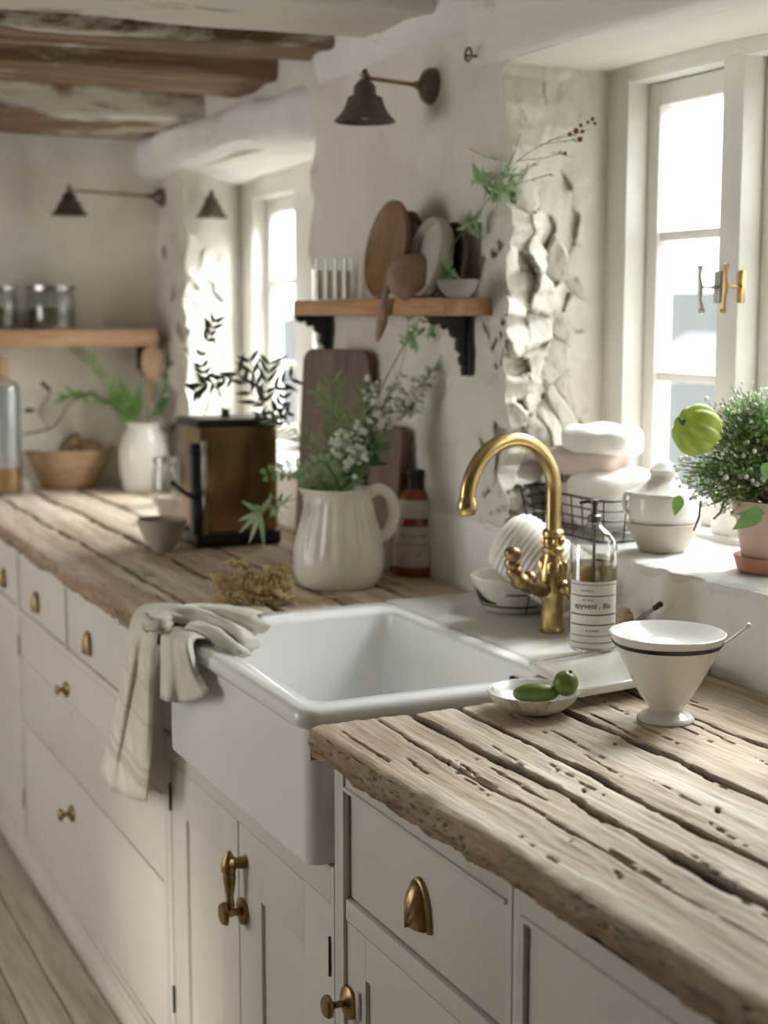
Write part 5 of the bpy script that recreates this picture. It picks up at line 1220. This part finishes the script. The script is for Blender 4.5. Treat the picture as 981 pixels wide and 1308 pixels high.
for (u, v, u2, v2, u3, v3) in ((895, 640, 893, 660, 886, 678), (925, 640, 920, 655, 911, 663)): s.tube([tpt(u, v, -.04), tpt(u2, v2, -.05), tpt(u3, v3, -.05)], [.0014, .0018, .0012], 6)
s.build('stems', MT['twig'], pot); l.build('foliage', MT['herb'], pot, ang=0); f.build('blossoms', MT['petal'], pot)
for (u, v, d, L, W) in ((868, 632, -UP-RT*.2, .033, .020), (975, 650, -RT-UP*.7, .055, .030), (978, 655, -RT-UP*.05, .045, .014), (985, 590, -RT*.3-UP, .03, .03)):
    m = MB(); m.leaf(tpt(u, v, -.075), d, -FW, L, W, curl=.15); m.build('broad_leaf', MT['bright'] if u < 900 else MT['green'], pot, ang=0)
# lime green seed pod
c = tpt(890, 549, -.06); k = mpp(c); m = MB(); e = empty('seed_pod', c, 'lime green papery ribbed pod perched on the left of the herb bush', 'seed pod')
def podr(a, h): return 1+.16*abs(cos(2.5*a))-.08
ax = Vector((-.75*RT.x, -.75*RT.y, .35))-FW*.3
m.lathe([(33*k*sin(pi*i/16)**.75, (-27*cos(pi*i/16)+(5 if i > 13 else 0)*(13-i)/3)*k) for i in range(17)], c, 80, axis=ax, rfun=lambda a, h: .74+.30*abs(cos(4*a+.4))**.5, capb=False, capt=False)
m.build('husk', MT['pod'], e, ang=0); m = MB(); t = c+ax.normalized()*(21*k); m.tube([t, t+ax.normalized()*.008, t+ax.normalized()*.013+Vector((0,0,.003))], [.006, .003, .0012], 8); m.build('stalk', MT['stem'], e)
# ------------------------------------------------------------------ tea towel over the far corner of the sink
random.seed(9)
tw = MB()
def loft(cols, nu, nv, th_fn=None, wave=(0, 0, 0), out=None):
    """cols: list of polylines (same count), smoothed both ways"""
    C = [crom(c, 6) for c in cols]; rows = [crom([c[i] for c in C], 8) for i in range(len(C[0]))]
    nu, nv = len(rows)-1, len(rows[0])-1
    def fn(u, v):
        i, j = round(u*nu), round(v*nv); p = rows[i][j].copy()
        if out is not None: p = p + out*(wave[0]*sin(j/nv*wave[1]*2*pi+i/nu*wave[2])*sstep(0, .25, i/nu))
        return p
    tw.grid(fn, nu, nv)
AX = SX0-.004
def T(u, v, X): return at(u, v, X=X)
O = Vector((-1, 0, 0))
# long hanging part: columns run from the rim downwards
zr = ZS+.006
cols = [
 [T(262, 782, .86), T(222, 772, .80), T(182, 774, .748), T(166, 800, AX-.012), T(158, 850, AX-.006), T(146, 920, AX-.004), T(128, 985, AX-.003)],
 [T(266, 786, .86), T(224, 777, .80), T(192, 780, .75), T(176, 806, AX-.018), T(168, 855, AX-.018), T(155, 930, AX-.016), T(140, 1008, AX-.016)],
 [T(272, 790, .86), T(228, 783, .80), T(198, 786, .75), T(185, 812, AX-.014), T(176, 860, AX-.008), T(162, 940, AX-.008), T(152, 1014, AX-.010)],
 [T(276, 795, .86), T(232, 788, .80), T(202, 792, .75), T(193, 818, AX-.022), T(188, 870, AX-.020), T(184, 950, AX-.018), T(172, 1022, AX-.018)],
 [T(280, 798, .86), T(236, 793, .80), T(208, 797, .75), T(200, 822, AX-.018), T(196, 880, AX-.012), T(193, 955, AX-.012), T(187, 1024, AX-.012)]]
loft(cols, 0, 0)
# short flap over the apron
cols = [
 [T(300, 800, .85), T(255, 795, .80), T(222, 790, .752), T(207, 812, AX-.012), T(206, 850, AX-.008), T(206, 892, AX-.006)],
 [T(306, 806, .85), T(262, 801, .80), T(230, 797, .752), T(216, 815, AX-.018), T(216, 855, AX-.018), T(214, 896, AX-.026)],
 [T(312, 812, .85), T(270, 806, .80), T(240, 803, .752), T(226, 818, AX-.014), T(230, 860, AX-.010), T(232, 897, AX-.008)],
 [T(316, 818, .85), T(278, 812, .80), T(252, 808, .752), T(238, 822, AX-.026), T(246, 862, AX-.018), T(256, 892, AX-.014)],
 [T(320, 824, .85), T(288, 820, .80), T(262, 815, .752), T(246, 822, AX-.006), T(254, 858, AX-.005), T(266, 880, AX-.005)]]
loft(cols, 0, 0)
# bunched part lying over the rim into the basin
def lump(pts, r, seed, flat_=.7):
    P = crom(pts, 8); n = 18; vs = []
    for i, p in enumerate(P):
        t = i/(len(P)-1); Tn = (P[min(i+1, len(P)-1)]-P[max(i-1, 0)]).normalized(); s_ = Tn.cross(Vector((0, 0, 1))).normalized(); rr = r[0]*(1-t)+r[1]*t
        for k_ in range(n):
            a = 2*pi*k_/n; q = p+(s_*cos(a)+Vector((0, 0, 1))*sin(a)*flat_)*rr*(1+.22*sin(3*a+seed+t*4)+.12*sin(7*a+seed*2-t*6)); vs.append(q+noise.noise_vector(q*30)*.003)
    fs = [(i*n+k_, i*n+(k_+1) % n, (i+1)*n+(k_+1) % n, (i+1)*n+k_) for i in range(len(P)-1) for k_ in range(n)]
    fs += [tuple(reversed(range(n))), tuple((len(P)-1)*n+k_ for k_ in range(n))]; tw.add(vs, fs)
lump([at(190, 795, Z=zr+.016), at(215, 785, Z=zr+.022), at(255, 790, Z=zr+.018), at(300, 808, Z=zr+.012), at(318, 825, Z=zr-.002)], (.020, .016), 1)
lump([at(200, 800, Z=zr+.012), at(240, 780, Z=zr+.014), at(285, 783, Z=zr+.010), at(322, 792, Z=zr+.012), at(328, 800, Z=zr+.0)], (.016, .019), 4)
lump([at(250, 800, Z=zr+.012), at(280, 812, Z=zr+.010), at(312, 835, Z=zr-.004)], (.016, .010), 7, .5)
towel = tw.build('tea_towel', MT['linen'], loc=at(215, 790, Z=ZS), ang=0, solid=.003)
def towel_mat():
    m_, nt, b = new('striped_linen'); v = coords(nt)
    sx = N(nt, 'ShaderNodeSeparateXYZ'); nt.links.new(v, sx.inputs[0])
    mr = N(nt, 'ShaderNodeMapRange'); mr.inputs['From Min'].default_value = -.40; mr.inputs['From Max'].default_value = 0; nt.links.new(sx.outputs[2], mr.inputs[0])
    stops = [(0, (0,0,0)), (.22, (1,1,1)), (.27, (0,0,0)), (.30, (.8,.8,.8)), (.325, (0,0,0)), (.53, (.7,.7,.7)), (.55, (0,0,0)), (.70, (.6,.6,.6)), (.72, (0,0,0))]
    r = ramp(nt, stops, mr.outputs[0]); r.color_ramp.interpolation = 'CONSTANT'
    n = ntex(nt, v, 20, 4); r2 = ramp(nt, [(.35, (.60,.57,.49)), (.65, (.72,.69,.61))], n.outputs[0])
    c = mixc(nt, r.outputs[0], r2.outputs[0], (.53,.50,.44)); nt.links.new(c, b.inputs['Base Color'])
    b.inputs['Roughness'].default_value = .95; b.inputs['Specular IOR Level'].default_value = .1
    w = ntex(nt, v, 700, 2); bump(nt, w.outputs[0], b, .5, .001); return m_
towel.data.materials[0] = towel_mat(); tag(towel, 'off-white linen tea towel with faint grey stripes draped over the far corner of the sink', 'towel')
# ------------------------------------------------------------------ light
w = bpy.data.worlds.new('world'); SC.world = w; w.use_nodes = True
bg = w.node_tree.nodes['Background']; bg.inputs[0].default_value = (.97, .985, 1, 1); bg.inputs[1].default_value = 4.2
WINE, FILLE = 350, 9
def area(name, loc, rot, sx, sy, e, col=(1, 1, 1), spread=180):
    l_ = bpy.data.lights.new(name, 'AREA'); l_.shape = 'RECTANGLE'; l_.size = sx; l_.size_y = sy; l_.energy = e; l_.color = col; l_.spread = radians(spread)
    o = bpy.data.objects.new(name, l_); COL.objects.link(o); o.location = loc; o.rotation_euler = rot; return o
# daylight by the two windows, a sun patch, and an added fill at left
def aim(name, loc, to, sx, sy, e, col):
    q = (Vector(to)-Vector(loc)).to_track_quat('-Z', 'Y').to_euler(); return area(name, loc, q, sx, sy, e, col)
aim('sky_over_near_window', (3.0, 2.35, 2.95), (1.40, 1.95, 1.1), 1.5, 1.2, WINE, (.96, .985, 1))
aim('sky_over_far_window', (3.0, 4.2, 2.95), (1.40, 3.8, 1.1), 1.5, 1.2, WINE, (.96, .985, 1))
aim('added_fill_left', (-1.95, 3.35, 1.4), (1.2, 3.7, 1.0), 1.2, 1.3, FILLE, (1, .94, .86))  # lamp added as warm fill through the left opening
pq = aim('low_sun_patch', (-1.55, 1.5, .75), (.78, 2.62, .20), .12, .5, .55, (1, .96, .90)); pq.data.spread = radians(20)
SC.view_settings.view_transform = 'Standard'; SC.view_settings.look = 'None'; SC.view_settings.gamma = 1; SC.view_settings.exposure = 0
try: SC.view_settings.use_curve_mapping = False
except Exception: pass
